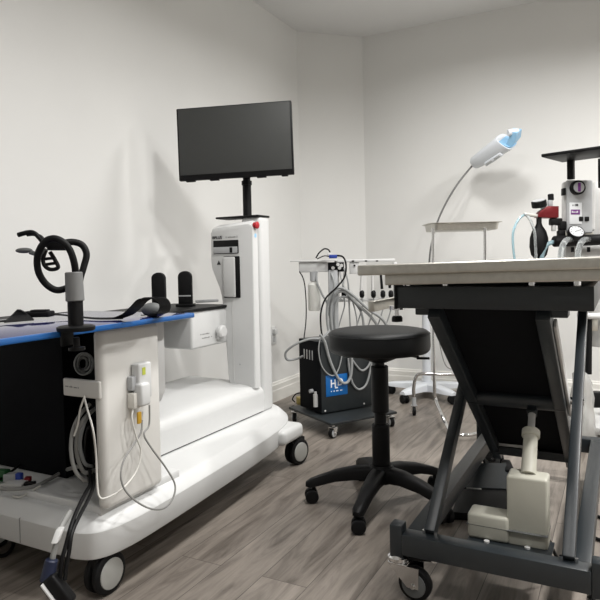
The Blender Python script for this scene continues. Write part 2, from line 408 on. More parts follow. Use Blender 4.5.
# near side panel with its bracket, and the black housing beside it
MB().box((-1.337, 1.256, .25), (-1.297, 1.505, .772), .02, 4).build('side_panel', PANELW, ws)
MB().prism([(-1.455, 1.56, .77), (-1.325, 1.56, .77), (-1.325, 1.56, .54), (-1.345, 1.56, .50), (-1.375, 1.56, .49), (-1.455, 1.56, .49)], (0, -.07, 0), .006).build('panel_bracket', WHITE, ws)
hb = MB().box((-1.995, 1.385, .258), (-1.605, 1.76, .768), .004).build('equipment_housing', BLACKM, ws)
MB().box((-1.63, 1.47, .256), (-1.352, 1.50, .768)).build('housing_rear_wall', BLACKM, ws)
MB().box((-1.995, 1.30, .768), (-1.36, 1.50, .774)).build('deck_top', BLACK, ws)
p0, p1 = onY(63, 395.5, 1.252), onY(96, 380.5, 1.252)
tg = MB().box((p0.x, 1.252, p0.z), (p1.x+.012, 1.266, p1.z-.002), .005, 3).build('name_plate', PANELW, ws)
m = MB(); scribble(m, (p0.x+.012, 1.2515, (p0.z+p1.z)/2), (1, 0, -.03), (0, 0, 1), .055, .005, 13); m.build('fine_print', GINK, tg)

# monitor on its pole
d0 = 2.87
tl, tr, br, bl = at(177, 109, d0+.035), at(292, 100, d0-.035), at(296, 174, d0-.035), at(181, 181, d0+.035)
mx = (tr-tl+br-bl).normalized(); mz = (tl-bl+tr-br); mz = (mz-mx*mz.dot(mx)).normalized(); mn = mz.cross(mx)     # mn points away from the viewer
mc = (tl+tr+br+bl)/4-cR*.007; mw, mh = ((tr-tl).length+(br-bl).length)/2, ((tl-bl).length+(tr-br).length)/2
pole0, pole1 = at(247.5, 217, 2.97), at(246, 150, 2.97)
pole0.z = 1.178
mon = thing('monitor', 'flat black widescreen monitor, switched off, on a pole above the white tower', 'monitor', pole0)
MB().obox(mc+mn*.012, mx, mn, mz, mw, .024, mh, .004).build('casing', BLACK, mon)
MB().obox(mc+mz*.010-mn*.0005, mx, mn, mz, mw-.016, .003, mh-.030, .001).build('screen', SCREEN, mon)
MB().obox(mc+mn*.035-mz*.02, mx, mn, mz, mw*.6, .03, mh*.55, .01).build('back_bulge', BLACK, mon)
for q in (-.40, -.19, .22, .42): MB().obox(mc+mx*mw*q-mz*(mh/2+.002)+mn*.012, mx, mn, mz, .045 if abs(q) < .41 else .03, .018, .008, .002).build('bottom_lug', BLACK, mon)
m = MB(); m.cyl(pole0, pole0+(pole1-pole0)*.52, .021); m.cyl(pole0+(pole1-pole0)*.5, pole1, .018); m.cyl(pole0+(pole1-pole0)*.47, pole0+(pole1-pole0)*.53, .025); m.build('pole', BLACK, mon)
MB().obox(pole0.lerp(pole1, .75)-mn*.02, mx, mn, mz, .1, .07, .1, .006).build('tilt_bracket', BLACK, mon)

# blue board lying on the workstation
brd = thing('patient_board', 'glossy dark blue board with bright blue edge lying over the workstation', 'board', (-1.47, 1.15, .775))
MB().box((-1.72, .72, .7755), (-1.248, 1.60, .7895), .003).build('board_panel', NAVY, brd)
m = MB(); m.box((-1.250, .72, .7745), (-1.238, 1.61, .7905), .004); m.box((-1.275, 1.598, .7745), (-1.24, 1.61, .7905), .004)
m.build('edge_trim', BLUEE, brd)

# gooseneck holder clamped to the board edge
gd = 1.585
gc = onZ(76, 327, .80)
gd = (gc-CAM).dot(cF)
g = lambda x, y, o=0.: at(x, y, gd+o)
gh = thing('gooseneck_holder', 'black looped gooseneck clip holder with grey sleeve, clamped to the blue board', 'clamp holder', (gc.x, gc.y, .7905))
MB().lathe([(0, 0), (.044, 0), (.046, .004), (.046, .010), (.04, .013), (0, .013)], (gc.x, gc.y, .791)).build('clamp_disc', BLACK, gh)
MB().box((gc.x-.02, gc.y-.02, .735), (-1.222, gc.y+.02, .80), .004).build('clamp_jaw', BLACK, gh) if False else None
m = MB(); m.box((-1.237, gc.y-.018, .752), (-1.228, gc.y+.018, .797), .002); m.box((gc.x-.03, gc.y-.018, .752), (-1.229, gc.y+.018, .760), .002); m.box((gc.x-.02, gc.y-.018, .791), (-1.229, gc.y+.018, .797), .002)
m.cyl((gc.x, gc.y, .745), (gc.x, gc.y, .774), .008); m.cyl((gc.x, gc.y, .742), (gc.x, gc.y, .750), .02); m.build('clamp_jaw', BLACK, gh)
pz = g(76, 299).z
MB().cyl((gc.x, gc.y, .80), (gc.x, gc.y, pz), .0185).build('post', BLACK, gh)
st = g(74, 272)
MB().cyl((gc.x, gc.y, pz-.005), (gc.x-.002, gc.y, st.z), .0225, .021, bev=.002).build('sleeve', MGREY, gh)
pA = [V((gc.x, gc.y, pz+.02)), g(76, 280), g(74, 262, -.02), g(68, 247, -.03), g(57, 239, -.035), g(46, 241, -.03), g(38, 254, -.02), g(38, 270, -.005), g(45, 283, .005), g(56, 290, .01), g(67, 288, .02), g(74, 284, .03)]
MB().tube(pA, .0085, 10, 12).build('gooseneck', RUBBER, gh)
pB = [V((gc.x+.008, gc.y+.01, pz+.02)), g(80, 280, .02), g(84, 266, .03), g(86.5, 254, .035), g(82, 245, .035), g(73, 242, .03), g(63, 243, .02), g(54, 244, .01)]
MB().tube(pB, .0085, 10, 12).build('gooseneck', RUBBER, gh)
MB().obox(g(58, 246), aR, cF, aU, .05, .02, .022, .004).build('clip_joint', BLACK, gh)
m = MB(); m.tube([g(48, 246), g(43, 242), g(35, 233.5), g(28, 232.5), g(18, 235)], .006, 8, 8); m.tube([g(44, 240), g(40, 236), g(33, 234.5), g(27, 235)], .004, 8, 8); m.build('clip_arm', BLACK, gh)
m = MB(); m.tube([g(46, 249), g(41, 255), g(36, 254), g(30, 252)], .006, 8, 8); m.ell(g(24, 250.5), .021, .012, .007, Matrix.Rotation(YAW, 4, 'Z')); m.build('clip_pad', DGREY, gh)
m = MB(); m.tube([g(46, 250), g(43, 259), g(45, 266), g(51, 269.5), g(58, 267.5), g(55, 260), g(50, 252)], .005, 8, 8)
m.tube([g(45, 259), g(54, 258)], .004); m.tube([g(46, 264.5), g(56, 263)], .004); m.build('clip_frame', BLACK, gh)

# straps and pads
b = lambda x, y, h=.006: onZ(x, y, .7895+h)
m = MB()
m.ribbon([b(-6, 322), b(10, 320), b(26, 316, .010), b(56, 314.5, .010), b(80, 317), b(100, 318.5), b(122, 318)], (.7, -.55, 0), .045, .003)
m.build('strap', STRAP); tag(bpy.data.objects['strap'], 'long black webbing strap lying flat across the blue board', 'strap')
m = MB()
s1 = [b(118, 318, .008), b(128, 314, .02), b(136, 307, .045), b(143, 300, .066), b(152, 297.5, .072), b(161, 299, .066), b(165, 305, .046), b(163, 312, .022), b(156, 314, .008), b(146, 315, .005)]
o = m.ribbon(s1, (.72, .69, 0), .032, .003).build('strap', STRAP); tag(o, 'black strap curled up in a loop near the corner of the blue board', 'strap')
c = b(152, 309.5, .021)
tag(MB().ell(c, .034, .022, .022, Matrix.Rotation(.45, 4, 'Z')).build('foam_roller', DGREY), 'dark grey rounded foam roller inside the curled black strap', 'foam roller')
o = thing('strap_buckle', 'flat black padded buckle on the strap at the rear of the blue board', 'buckle', b(38, 315, 0))
c = b(38, 314, .016)
MB().obox(c, (.9, .43, 0), (-.43, .9, 0), (0, 0, 1), .09, .045, .018, .005, 3).build('pad', STRAP, o)
MB().obox(c+V((.01, 0, .011)), (.9, .43, 0), (-.43, .9, 0), (0, 0, 1), .05, .03, .006, .002).build('buckle_plate', BLACK, o)
m = MB(); c = b(17, 327, .0); 
m.loft([[b(4, 323, .003), b(34, 320.5, .003), b(34, 319, .003), b(4, 321.5, .003)], [b(12, 316, .018), b(28, 314.5, .018), b(28, 313, .018), b(12, 314.5, .018)], [b(17, 310, .034), b(20.5, 310, .034), b(20.5, 309.3, .034), b(17, 309.3, .034)]])
tag(m.build('strap_end', STRAP), 'folded black strap end standing up in a peak on the blue board', 'strap')
for lab, x, yb, yt in (('black upright rounded pad nearer the curled strap, on the dark shelf', 158.5, 311, 272.5), ('black upright rounded pad nearer the white tower, on the dark shelf', 185, 306.5, 271)):
    p = onZ(x, yb, .752); dd = (p-CAM).dot(cF)
    r = thing('support_pad', lab, 'support pad', p, 'upright support pads on the shelf')
    top = at(x, yt, dd).z; w = 14.0/FPX*dd; h = top-.752; nx = V((.93, .37, 0)); ny = V((-.37, .93, 0))
    prof = [(-w/2, 0), (w/2, 0)]+[(w*.5*math.cos(t), h-w*.42+w*.42*math.sin(t)) for t in [math.pi*k/12 for k in range(13)]]
    MB().prism([p+nx*u+V((0, 0, vv)) for u, vv in prof], ny*.028, .006).build('pad', RUBBER, r)
    MB().obox(p+nx*0+ny*.014+V((0, 0, .006)), nx, ny, (0, 0, 1), w*1.25, .06, .012, .003).build('foot', BLACK, r)
    if x > 170: MB().obox(p-ny*.0015+V((0, 0, h*.30)), nx, ny, (0, 0, 1), w*.9, .004, .006, .001).build('ridge', GREYP, r)
    if x > 170: MB().obox(p-ny*.001+V((0, 0, h*.18)), nx, ny, (0, 0, 1), w*.85, .004, .05, .001).build('rubber_insert', BLACK, r)
p = onZ(207, 302.5, .752)
tag(MB().obox(p+V((0, 0, .008)), (.5, .86, 0), (-.86, .5, 0), (0, 0, 1), .12, .03, .014, .004).build('flat_clip', GREYP), 'small flat grey clip lying on the dark shelf beside the tower', 'clip')

# ------------------------------------------------------------------ cables and connectors on the workstation
def cable(pts, r, m, label, name='cable', cat='cable', group=None, n=10, seg=8):
    return tag(MB().tube(pts, r, n, seg).build(name, m), label, cat, group)
sx = lambda x, y, o=0.: onX(x, y, -1.297+o)
ad = thing('power_adapter', 'white plug-in adapter with an amber mark, standing upright against the white side panel', 'adapter', sx(140, 400, .01))
q0, q1 = sx(136.5, 400, .02), sx(148.5, 361, .02)
MB().box((-1.296, q0.y, q0.z), (-1.265, q1.y, q1.z), .006, 3).build('casing', WHITE, ad)
q0, q1 = sx(139, 407, .035), sx(148, 381.5, .035)
MB().box((-1.285, q0.y, q0.z), (-1.250, q1.y, q1.z), .008, 3).build('plug_body', WHITE, ad)
q0, q1 = sx(131, 409, .015), sx(139, 391, .015)
sk = MB().box((-1.296, q0.y, q0.z), (-1.268, q1.y, q1.z), .003).build('socket_block', CREAM, ad)
m = MB()
q0, q1 = sx(130.8, 391, .015), sx(135.5, 376, .015)
MB().box((-1.296, q0.y, q0.z), (-1.276, q1.y, q1.z), .002).build('terminal', GREYP, ad)
q = sx(144, 371, .033); m.box((-1.2655, q.y-.007, q.z-.011), (-1.2640, q.y+.007, q.z+.011)); m.build('status_mark', YELL, ad)
q = sx(141, 418, .03); MB().box((-1.278, q.y-.008, q.z-.018), (-1.270, q.y+.008, q.z+.018), .003).build('amber_connector', ORANGE, ad)
cable([sx(134, 408, .02), sx(132, 418, .025), sx(136, 436, .03), sx(141, 452, .03), sx(136, 472, .035), sx(122, 489, .045), sx(106, 498, .03), sx(99, 496, .02), sx(97, 480, .012), sx(96, 455, .006), sx(93, 430, 0.006), sx(87, 408, -.04), sx(84, 396, -.06)], .0028, WCAB, 'thin white cable hanging in a long low loop from the adapter to the name plate')
cable([sx(142, 420, .025), sx(141, 432, .03), sx(134, 444, .03), sx(124, 460, .04), sx(121, 478, .05), sx(128, 494, .06), sx(146, 507, .075), sx(162, 509, .08), sx(172, 500, .075), sx(175, 485, .065), sx(166, 468, .05), sx(150, 446, .035), sx(144, 434, .03), sx(149, 425, .025), sx(149.5, 405, .025)], .0028, GCAB, 'thin grey cable making a round loop under the adapter beside the base')
hd = 1.90
def coil(cx, cy, rx, ry, n, r, d, m, label, sp=.012, jit=2.):
    rnd = random.Random(int(cx*7+cy)); pts = []; N = n*12
    ks = [(1-.07*jit*rnd.random(), rnd.uniform(-.12, .12)*jit, rnd.uniform(-.12, .12)*jit) for _ in range(n+2)]
    for k in range(N):
        t = 2*math.pi*k/12; i = k//12; u = (k % 12)/12
        q = [ks[i][j]*(1-u)+ks[i+1][j]*u for j in range(3)]
        pts.append(at(cx+q[1]+rx*q[0]*math.cos(t), cy+q[2]+ry*q[0]*math.sin(t), d+sp*(k/12-n/2)+rnd.uniform(-.001, .001)))
    return cable(pts, r, m, label, 'cable_coil', 'cable', n=4)
cable([at(95, 470, 1.86), at(91, 478, 1.80), at(84, 480, 1.77), at(75, 470, 1.76), at(71, 450, 1.76), at(73, 430, 1.77), at(80, 415, 1.79), at(90, 404, 1.82)], .0058, GCAB, 'outermost thick grey cable of the bundle between housing and side panel')
cable([at(96, 468, 1.87), at(90, 472, 1.81), at(83, 471, 1.79), at(77, 455, 1.78), at(77, 436, 1.78), at(83, 420, 1.79), at(93, 410, 1.83)], .0058, GCAB, 'second thick grey cable from the outside of the bundle by the side panel')
cable([at(96, 466, 1.90), at(90, 466, 1.83), at(84, 462, 1.81), at(80, 446, 1.80), at(82, 430, 1.80), at(88, 416, 1.82), at(96, 408, 1.85)], .0055, HOSE, 'innermost pale grey cable of the bundle by the side panel')
coil(84, 364, 10, 12, 6, .0033, 1.95, HOSE, 'grey cable coiled up in the dark gap above the name plate', .007, 9.)
coil(90, 452, 5, 26, 4, .005, 1.86, BLACK, 'black cable coiled in the gap behind the grey cable bundle', .006)
cable([at(84, 398, 1.72), at(80, 410, 1.73), at(78, 424, 1.75), at(74, 436, 1.755)], .0026, WCAB, 'short thin white lead dropping from the name plate into the grey bundle')
# black power leads hanging over the front of the base
fd = 1.50
cable([at(90, 470, 1.80), at(90, 484, 1.74), at(86, 492, 1.68), at(78, 508, 1.58), at(71, 526, 1.51), at(66, 545, 1.485), at(62, 560, 1.47), at(60, 578, 1.465)], .0052, BLACK, 'upper of two black power leads hanging over the front of the white base')
cable([at(94, 474, 1.79), at(93, 487, 1.73), at(88, 500, 1.65), at(80, 515, 1.56), at(72, 533, 1.50), at(69, 552, 1.48), at(66, 568, 1.47), at(65, 580, 1.465)], .0052, BLACK, 'lower of two black power leads hanging over the front of the white base')
cable([at(70, 512, 1.575), at(62, 526, 1.52), at(57, 540, 1.495), at(54, 552, 1.48), at(52, 562, 1.475)], .0075, GCAB, 'thick grey lead with a clear tag ending in a dark blue plug')
tag(MB().obox(at(58, 535, 1.485), at(56, 545, 1.47)-at(62, 528, 1.5), cR, cF, .035, .016, .022, .003).build('cable_tag', LGREY), 'clear plastic tag wrapped around the thick grey lead', 'cable tag')
tag(MB().cyl(at(52, 559, 1.472), at(47, 582, 1.465), .0155, .018, bev=.003).build('round_plug', mat('dark_blue_plastic', (.014, .02, .05), .45)), 'dark blue round plug on the end of the thick grey lead', 'plug')
pg = thing('power_plug', 'chunky black plug block with a pale edge hanging at the front of the base', 'plug', at(58, 600, 1.46))
ax1 = at(62, 602, 1.46)-at(44, 578, 1.46)
MB().obox(at(58, 591, 1.462), ax1, cR.cross(ax1).cross(ax1), cF, .085, .044, .035, .008, 3).build('plug_body', BLACK, pg)
MB().obox(at(48.5, 594, 1.44), ax1, ax1.cross(cF), cF, .055, .004, .012, .001).build('edge_label', LGREY, pg)
# grey lead along the deck and the small connectors at the left
z = .262
cable([at(80, 466, 1.80), onZ(66, 470, z+.02), onZ(50, 479, z+.006), onZ(35, 486, z+.006), onZ(15, 489, z+.006), onZ(-10, 488, z+.006)], .0062, GCAB, 'grey lead lying along the deck from the cable bundle to the left')
cable([onZ(40, 486, z+.018), onZ(30, 492, .25), onZ(20, 497, .243), onZ(13, 496, .243)], .003, WCAB, 'short thin white lead end lying on the front of the deck')
cable([onZ(-8, 484, z+.006), onZ(2, 478, z+.012), onZ(12, 471, z+.012), onZ(21, 464, z+.012)], .0045, BLACK, 'short black lead beside the green connector on the deck')
def conn(x, y, l, w, h, m, label, ang=0., cat='connector'):
    p = onZ(x, y, z+h/2); d = V((math.cos(ang), math.sin(ang), 0))
    return tag(MB().obox(p, d, (-d.y, d.x, 0), (0, 0, 1), l, w, h, .004).build('connector', m), label, cat)
conn(2, 475, .045, .03, .035, GREEN, 'green connector at the left end of the deck', .3)
conn(11, 477, .04, .03, .026, GREYP, 'grey round-edged connector between the green and blue ones', .5)
conn(19, 477, .022, .022, .026, BLUEC, 'small blue connector beside the grey one on the deck', .4)
conn(28, 479, .02, .02, .016, RED, 'tiny dark red connector on the deck', .5)
conn(30, 483.5, .035, .02, .012, BLACK, 'flat black connector in front of the red one', .6)
conn(15, 483, .07, .05, .008, LGREY, 'flat pale grey clip under the coloured connectors', .35, 'clip')
cable([onZ(-12, 551, .012), onZ(0, 556, .006), onZ(8, 553, .006), onZ(13, 546, .006), onZ(14, 538, .006)], .006, BLACK, 'black cable curving on the floor under the left end of the base')

# ------------------------------------------------------------------ stool
stx, sty = -.828, 2.225
stl = thing('stool', 'round black vinyl stool on a five-leg base with casters', 'stool', (stx, sty, 0))
prof = [(0, .684), (.10, .6845), (.16, .683), (.182, .679), (.191, .672), (.195, .660), (.196, .62), (.193, .606), (.186, .598), (.17, .594), (0, .594)]
MB().lathe(prof, (stx, sty, 0), seg=64).build('seat', VINYL, stl, 60)
m = MB(); m.tube([(stx+(.1935)*math.cos(t), sty+(.1935)*math.sin(t), .667) for t in [2*math.pi*k/48 for k in range(48)]], .0022, 1, 6, True); m.build('seat_piping', VINYL, stl)
MB().lathe([(0, .596), (.085, .596), (.075, .575), (.03, .556), (0, .556)], (stx, sty, 0)).build('seat_bracket', BLACK, stl)
MB().cyl((stx, sty, .52), (stx, sty, .58), .019).build('gas_rod', BLACK, stl)
MB().cyl((stx, sty, .36), (stx, sty, .542), .0335, bev=.004).build('upper_sleeve', BLACK, stl)
MB().cyl((stx, sty, .30), (stx, sty, .37), .0235).build('middle_sleeve', BLACK, stl)
MB().cyl((stx, sty, .125), (stx, sty, .314), .0345, bev=.004).build('lower_sleeve', BLACK, stl)
p = V((stx, sty, .578))
dl = V((.93, .30, 0))
m = MB(); m.tube([p+dl*.05, p+dl*.12+V((0, 0, .002)), p+dl*.155+V((0, 0, -.004))], .005); m.obox(p+dl*.17+V((0, 0, -.007)), dl, (-dl.y, dl.x, 0), (0, 0, 1), .05, .026, .007, .003); m.build('height_lever', BLACK, stl)
MB().lathe([(0, .155), (.042, .155), (.052, .14), (.055, .115), (.048, .09), (0, .088)], (stx, sty, 0)).build('hub', BLACK, stl)
for k in range(5):
    a = math.radians(-87+72*k); d = V((math.cos(a), math.sin(a), 0)); s_ = V((-d.y, d.x, 0)); rings = []
    for t, zt, zb, w in ((.03, .150, .095, .030), (.10, .146, .100, .027), (.18, .128, .090, .0235), (.25, .103, .070, .021), (.278, .092, .064, .021), (.297, .080, .066, .014)):
        c = V((stx, sty, 0))+d*t
        rings.append([c+s_*w+V((0, 0, zb)), c+s_*w+V((0, 0, zt-.01)), c+s_*w*.65+V((0, 0, zt)), c-s_*w*.65+V((0, 0, zt)), c-s_*w+V((0, 0, zt-.01)), c-s_*w+V((0, 0, zb))])
    MB().loft(rings).build('leg', BLACK, stl, 50)
    caster(stl, stx+d.x*.275, sty+d.y*.275, .026, .05, a+(1.9, 2.6, .4, 1.1, .2)[k], twin=True, top=.078, cover=False)

# ------------------------------------------------------------------ lift table on the right
tb = thing('procedure_table', 'stainless steel topped scissor-lift procedure table with charcoal frame', 'table', (-.30, 2.2, 0))
TX0, TX1, TY0, TY1 = -.592, .02, 1.44, 2.90
tilt = .018                          # the top leans slightly to the left
def tz(x): return (x+.30)*tilt
def slab(x0, x1, y0, y1, z0, z1, bev, m, name):
    mb = MB(); mb.box((x0, y0, z0), (x1, y1, z1), bev, 3)
    for v in mb.bm.verts: v.co.z += tz(v.co.x)
    return mb.build(name, m, tb)
slab(TX0, TX1, TY0, TY1, .917, .943, .004, STEEL, 'table_top')
slab(TX0+.062, TX1-.03, TY0+.03, TY1-.03, .890, .918, .004, STEEL, 'drip_tray')
m = MB(); m.box((-.525, 1.545, .822), (-.052, 1.585, .880), .003); m.box((-.525, 1.585, .822), (-.49, 2.80, .880), .003); m.box((-.087, 1.585, .822), (-.052, 2.80, .880), .003); m.box((-.525, 2.76, .822), (-.052, 2.80, .880), .003)
m.build('top_frame', TABLEP, tb)
MB().box((-.530, 1.541, .820), (-.522, 1.60, .886), .002).build('frame_end_cap', BLACK, tb)
for x in (-.50, -.40, -.19, -.09):
    MB().cyl((x, 1.57, .874), (x, 1.57, .893), .009, seg=16).build('bolt', CHROME, tb)
MB().box((-.47, 1.60, .873), (-.10, 2.7, .886)).build('tray_support', BLACK, tb)
m = MB(); m.bar((-.640, 1.66, .816), (-.640, 2.62, .816), .020, .030, .002); m.build('side_rail', STEEL, tb)
m = MB(); m.bar((-.63, 1.85, .828), (-.52, 1.85, .828), .03, .012); m.bar((-.63, 2.5, .828), (-.52, 2.5, .828), .03, .012); m.build('rail_bracket', STEEL, tb)
q = at(397, 312, 1.70)
kb = MB(); kb.lathe([(0, 0), (.022, 0), (.022, -.010), (.006, -.012), (.006, -.030), (0, -.030)], (q.x, q.y, .822)); kb = kb.build('clamp_flange', CHROME, tb)
MB().lathe([(0, -.028), (.012, -.028), (.015, -.034), (.015, -.044), (0, -.046)], (q.x, q.y, .822)).build('clamp_knob', BLACK, kb)
# scissor arms: outer pair front-bottom to back-top, inner pair front-top to back-bottom
for x in (-.472, -.118):
    MB().bar((x, 1.645, .185), (x, 2.50, .835), .030, .040, .003).build('lift_arm', TABLEP, tb)
for x in (-.430, -.165):
    MB().bar((x, 1.575, .818), (x, 2.47, .180), .034, .050, .003).build('lift_arm', TABLEP, tb)
MB().bar((-.143, 1.63, .785), (-.143, 2.12, .447), .008, .026, .002).build('arm_guide', LGREY, tb)
i0, i1 = V((-.2975, 1.568, .822)), V((-.2975, 2.40, .220))
MB().bar(i0+V((0, .012, .012)), i1+V((0, .012, .012)), .235, .006).build('cover_plate', BLACKM, tb)
MB().cyl((-.445, 2.025, .497), (-.15, 2.025, .497), .026).build('pivot_tube', TABLEP, tb)
MB().cyl((-.49, 2.06, .500), (-.10, 2.06, .500), .012).build('pivot_axle', CHROME, tb)
m = MB(); m.bar((-.43, 2.40, .215), (-.165, 2.40, .215), .025, .03); m.build('lower_cross_rail', TABLEP, tb)
MB().box((-.415, 2.392, .232), (-.28, 2.400, .246), .001).build('rating_plate', LGREY, tb)
for x in (-.455, -.14): MB().box((x-.03, 1.58, .802), (x+.03, 1.64, .824), .003).build('arm_bracket', TABLEP, tb)
# base frame
BX0, BX1 = -.542, -.065
MB().box((BX0, 1.605, .128), (BX1, 1.655, .186), .003).build('base_rail', TABLEP, tb)
MB().box((BX0, 2.78, .128), (BX1, 2.83, .186), .003).build('base_rail', TABLEP, tb)
MB().box((BX0+.002, 1.655, .128), (BX0+.047, 2.78, .186), .003).build('base_rail', TABLEP, tb)
MB().box((BX1-.047, 1.655, .128), (BX1-.002, 2.78, .186), .003).build('base_rail', TABLEP, tb)
for x, y in ((BX0-.018, 1.630), (BX1+.018, 1.630), (BX0-.018, 2.805), (BX1+.018, 2.805)):
    MB().box((x-.018, y-.022, .118), (x+.018, y+.022, .208), .003).build('corner_post', TABLEP, tb)
    an = -.05 if x < -.3 else .5
    cs = caster(tb, x+.047*1.05*math.cos(an), y+.047*1.05*math.sin(an), .047, .030, an, fork=CHROME, top=.112, rad_cap=DGREY, trail=1.05)
    MB().lathe([(0, .1), (.024, .1), (.030, .106), (.030, .114), (.02, .122), (0, .122)], (x, y, 0)).build('swivel_plate', CHROME, cs)
    dd = V((.86, .30, 0)); MB().obox(V((x, y, .110))+dd*.065, dd, (-dd.y, dd.x, 0), (0, 0, 1), .075, .028, .010, .003).build('brake_pedal', BLACK, cs)
    MB().obox(V((x, y, .108))+dd*.108, dd, (-dd.y, dd.x, 0), (0, 0, 1), .018, .032, .012, .003).build('brake_tip', CHROME, cs)
for x in (-.487, -.455, -.135, -.100): MB().cyl((x, 1.64, .184), (x, 1.64, .197), .005, seg=12).build('bolt', CHROME, tb)
# actuator
ac = MB(); ac.box((-.292, 1.80, .125), (-.182, 1.875, .327), .008, 3); ac = ac.build('actuator_gearbox', BEIGE, tb)
MB().box((-.402, 1.79, .130), (-.286, 1.865, .205), .010, 3).build('actuator_motor', BEIGE, tb)
MB().box((-.404, 1.789, .170), (-.181, 1.876, .1712)).build('housing_seam', DGREY, ac)
a0, a1 = V((-.237, 1.842, .322)), V((-.245, 2.01, .475))
MB().cyl(a0, a0.lerp(a1, .62), .0215, .020).build('actuator_sleeve', BEIGE, tb)
MB().cyl(a0.lerp(a1, .55), a0.lerp(a1, .66), .026, bev=.003).build('actuator_collar', BEIGE, tb)
MB().cyl(a0.lerp(a1, .6), a1, .0105).build('actuator_rod', LGREY, tb)
m = MB(); m.obox(a1, (1, 0, 0), (0, .77, .63), (0, -.63, .77), .028, .04, .034, .003); m.build('rod_clevis', TABLEP, tb)
m = MB(); m.box((-.40, 1.66, .124), (-.17, 1.86, .130)); m.build('actuator_mount', TABLEP, tb)
for x, y in ((-.345, 1.78), (-.235, 1.79)): MB().cyl((x, y, .11), (x, y, .135), .008, seg=12).build('mount_bolt', LGREY, tb)
cable([(-.19, 1.87, .14), (-.16, 1.90, .06), (-.10, 1.96, .008), (-.02, 2.1, .006), (.06, 2.05, .006), (.16, 2.2, .006)], .005, BLACK, 'black actuator cable trailing on the floor under the table')
cable([(-.39, 1.87, .14), (-.42, 1.93, .05), (-.40, 2.03, .008), (-.34, 2.14, .008), (-.3, 2.2, .012)], .012, GREYP, 'thick grey ribbed hose on the floor below the motor')

# foot switch
fp = thing('foot_switch', 'black twin foot switch with two sloping pedals on the floor under the table', 'foot switch', onZ(482, 490, 0))
def wedge(name, near, zn, far, zf, m):
    A = [onZ(*near[0], zn), onZ(*near[1], zn)]; B = [onZ(*far[0], zf), onZ(*far[1], zf)]
    g_ = lambda p, zz: V((p.x, p.y, zz))
    return MB().loft([[g_(A[0], max(zn-.03, .004)), g_(A[1], max(zn-.03, .004)), A[1], A[0]], [g_(B[0], zf-.035), g_(B[1], zf-.035), B[1], B[0]]]).build(name, m, fp, 50)
wedge('pedal', ((452, 512), (507, 516)), .03, ((460, 489), (506, 490)), .055, BLACK)
wedge('pedal', ((451, 486), (511, 489)), .06, ((476, 463), (506, 463)), .10, TABLEP)
c = onZ(484, 492, 0)
MB().obox(V((c.x, c.y, .016)), (.96, .28, 0), (-.28, .96, 0), UP_, .22, .40, .026, .006).build('base_plate', BLACK, fp)
MB().obox(onZ(470, 488, .055), (.99, .1, 0), (-.1, .99, 0), UP_, .085, .010, .005, .001).build('chrome_strip', LGREY, fp)
MB().obox(onZ(508, 475, .05), (.96, .28, 0), (-.28, .96, 0), UP_, .04, .14, .09, .01).build('pedal_guard', BLACK, fp)

# ------------------------------------------------------------------ dental delivery cart behind the stool
E1 = V((.53, .848, 0)).normalized(); E2 = V((-E1.y, E1.x, 0)); UP = V((0, 0, 1))
fc = onZ(322, 414, .095)                                    # front bottom corner of the cabinet
W_, D_ = .39, .235
cc = fc+E1*W_/2+E2*D_/2
dc = thing('dental_cart', 'dark dental delivery cart on a wheeled platform with white head and grey hoses', 'dental cart', (cc.x, cc.y, 0))
ch = .405
MB().obox((cc.x, cc.y, .095+ch/2), E1, E2, UP, W_, D_, ch, .006).build('cabinet', CABM, dc)
fl = fc+E2*D_/2-E1*.002
sp = MB().obox(V((fl.x, fl.y, .095+ch/2)), E1, E2, UP, .006, D_-.006, ch-.004, .001).build('side_panel', BLACKM, dc)
for k in range(4):
    MB().obox(V((fl.x, fl.y, .415))-E1*.003+E2*(.055-.030*k), E1, E2, UP, .003, .010, .055, .001).build('vent_slot', LGREY if k < 2 else GREYP, sp)
q = V((fl.x, fl.y, 0))-E1*.012-E2*.075
m = MB(); m.cyl(q+V((0, 0, .13)), q+V((0, 0, .20)), .013); m.cyl(q+V((0, 0, .2)), q+V((0, 0, .215)), .008); m.build('regulator_valve', LGREY, dc)
m = MB(); m.cyl(q+E2*.03+V((0, 0, .215)), q+E2*.03-E1*.02+V((0, 0, .215)), .011); m.build('valve_knob', GREYP, dc)
fr = fc-E2*.0015                                              # front face plane
for u, z in ((.02, .11), (.38, .11), (.29, .115)): MB().cyl(fr+E1*u+V((0, 0, z-.095)), fr+E1*u-E2*.003+V((0, 0, z-.095)), .005, seg=12).build('screw', LGREY, dc)
# blue sticker with white initials
def face(x, y):                                               # point of the front face seen at (x, y)
    n = -E2; r = ray(x, y); t = (fc-CAM).dot(n)/r.dot(n); return CAM+r*t
s0, s1 = face(326, 397), face(347, 373)
su0, su1 = (s0-fc).dot(E1), (s1-fc).dot(E1)
lb = MB().obox(fc+E1*(su0+su1)/2+V((0, 0, (s0.z+s1.z)/2-fc.z))-E2*.0015, E1, E2, UP, su1-su0, .002, s1.z-s0.z, .0005).build('sticker', LABB, dc)
sw, sh = su1-su0, s1.z-s0.z
so = fc+E1*su0-E2*.003; so.z = s0.z
text('lettering', 'H', LABW, lb, so+E1*sw*.20+UP*sh*.42, E1, UP, sh*.52, bold=.0012, w=.85)
text('lettering', 'L', LABW, lb, so+E1*sw*.40+UP*sh*.36, E1, UP, sh*.38, bold=.0016, w=.9)
text('lettering', 'D', LABW, lb, so+E1*sw*.52+UP*sh*.47, E1, UP, sh*.48, bold=.0012, w=.95)
m = MB(); scribble(m, so+E1*sw*.22+UP*sh*.20, E1, UP, sw*.55, sh*.075, 9); m.build('fine_print', LABW, lb)
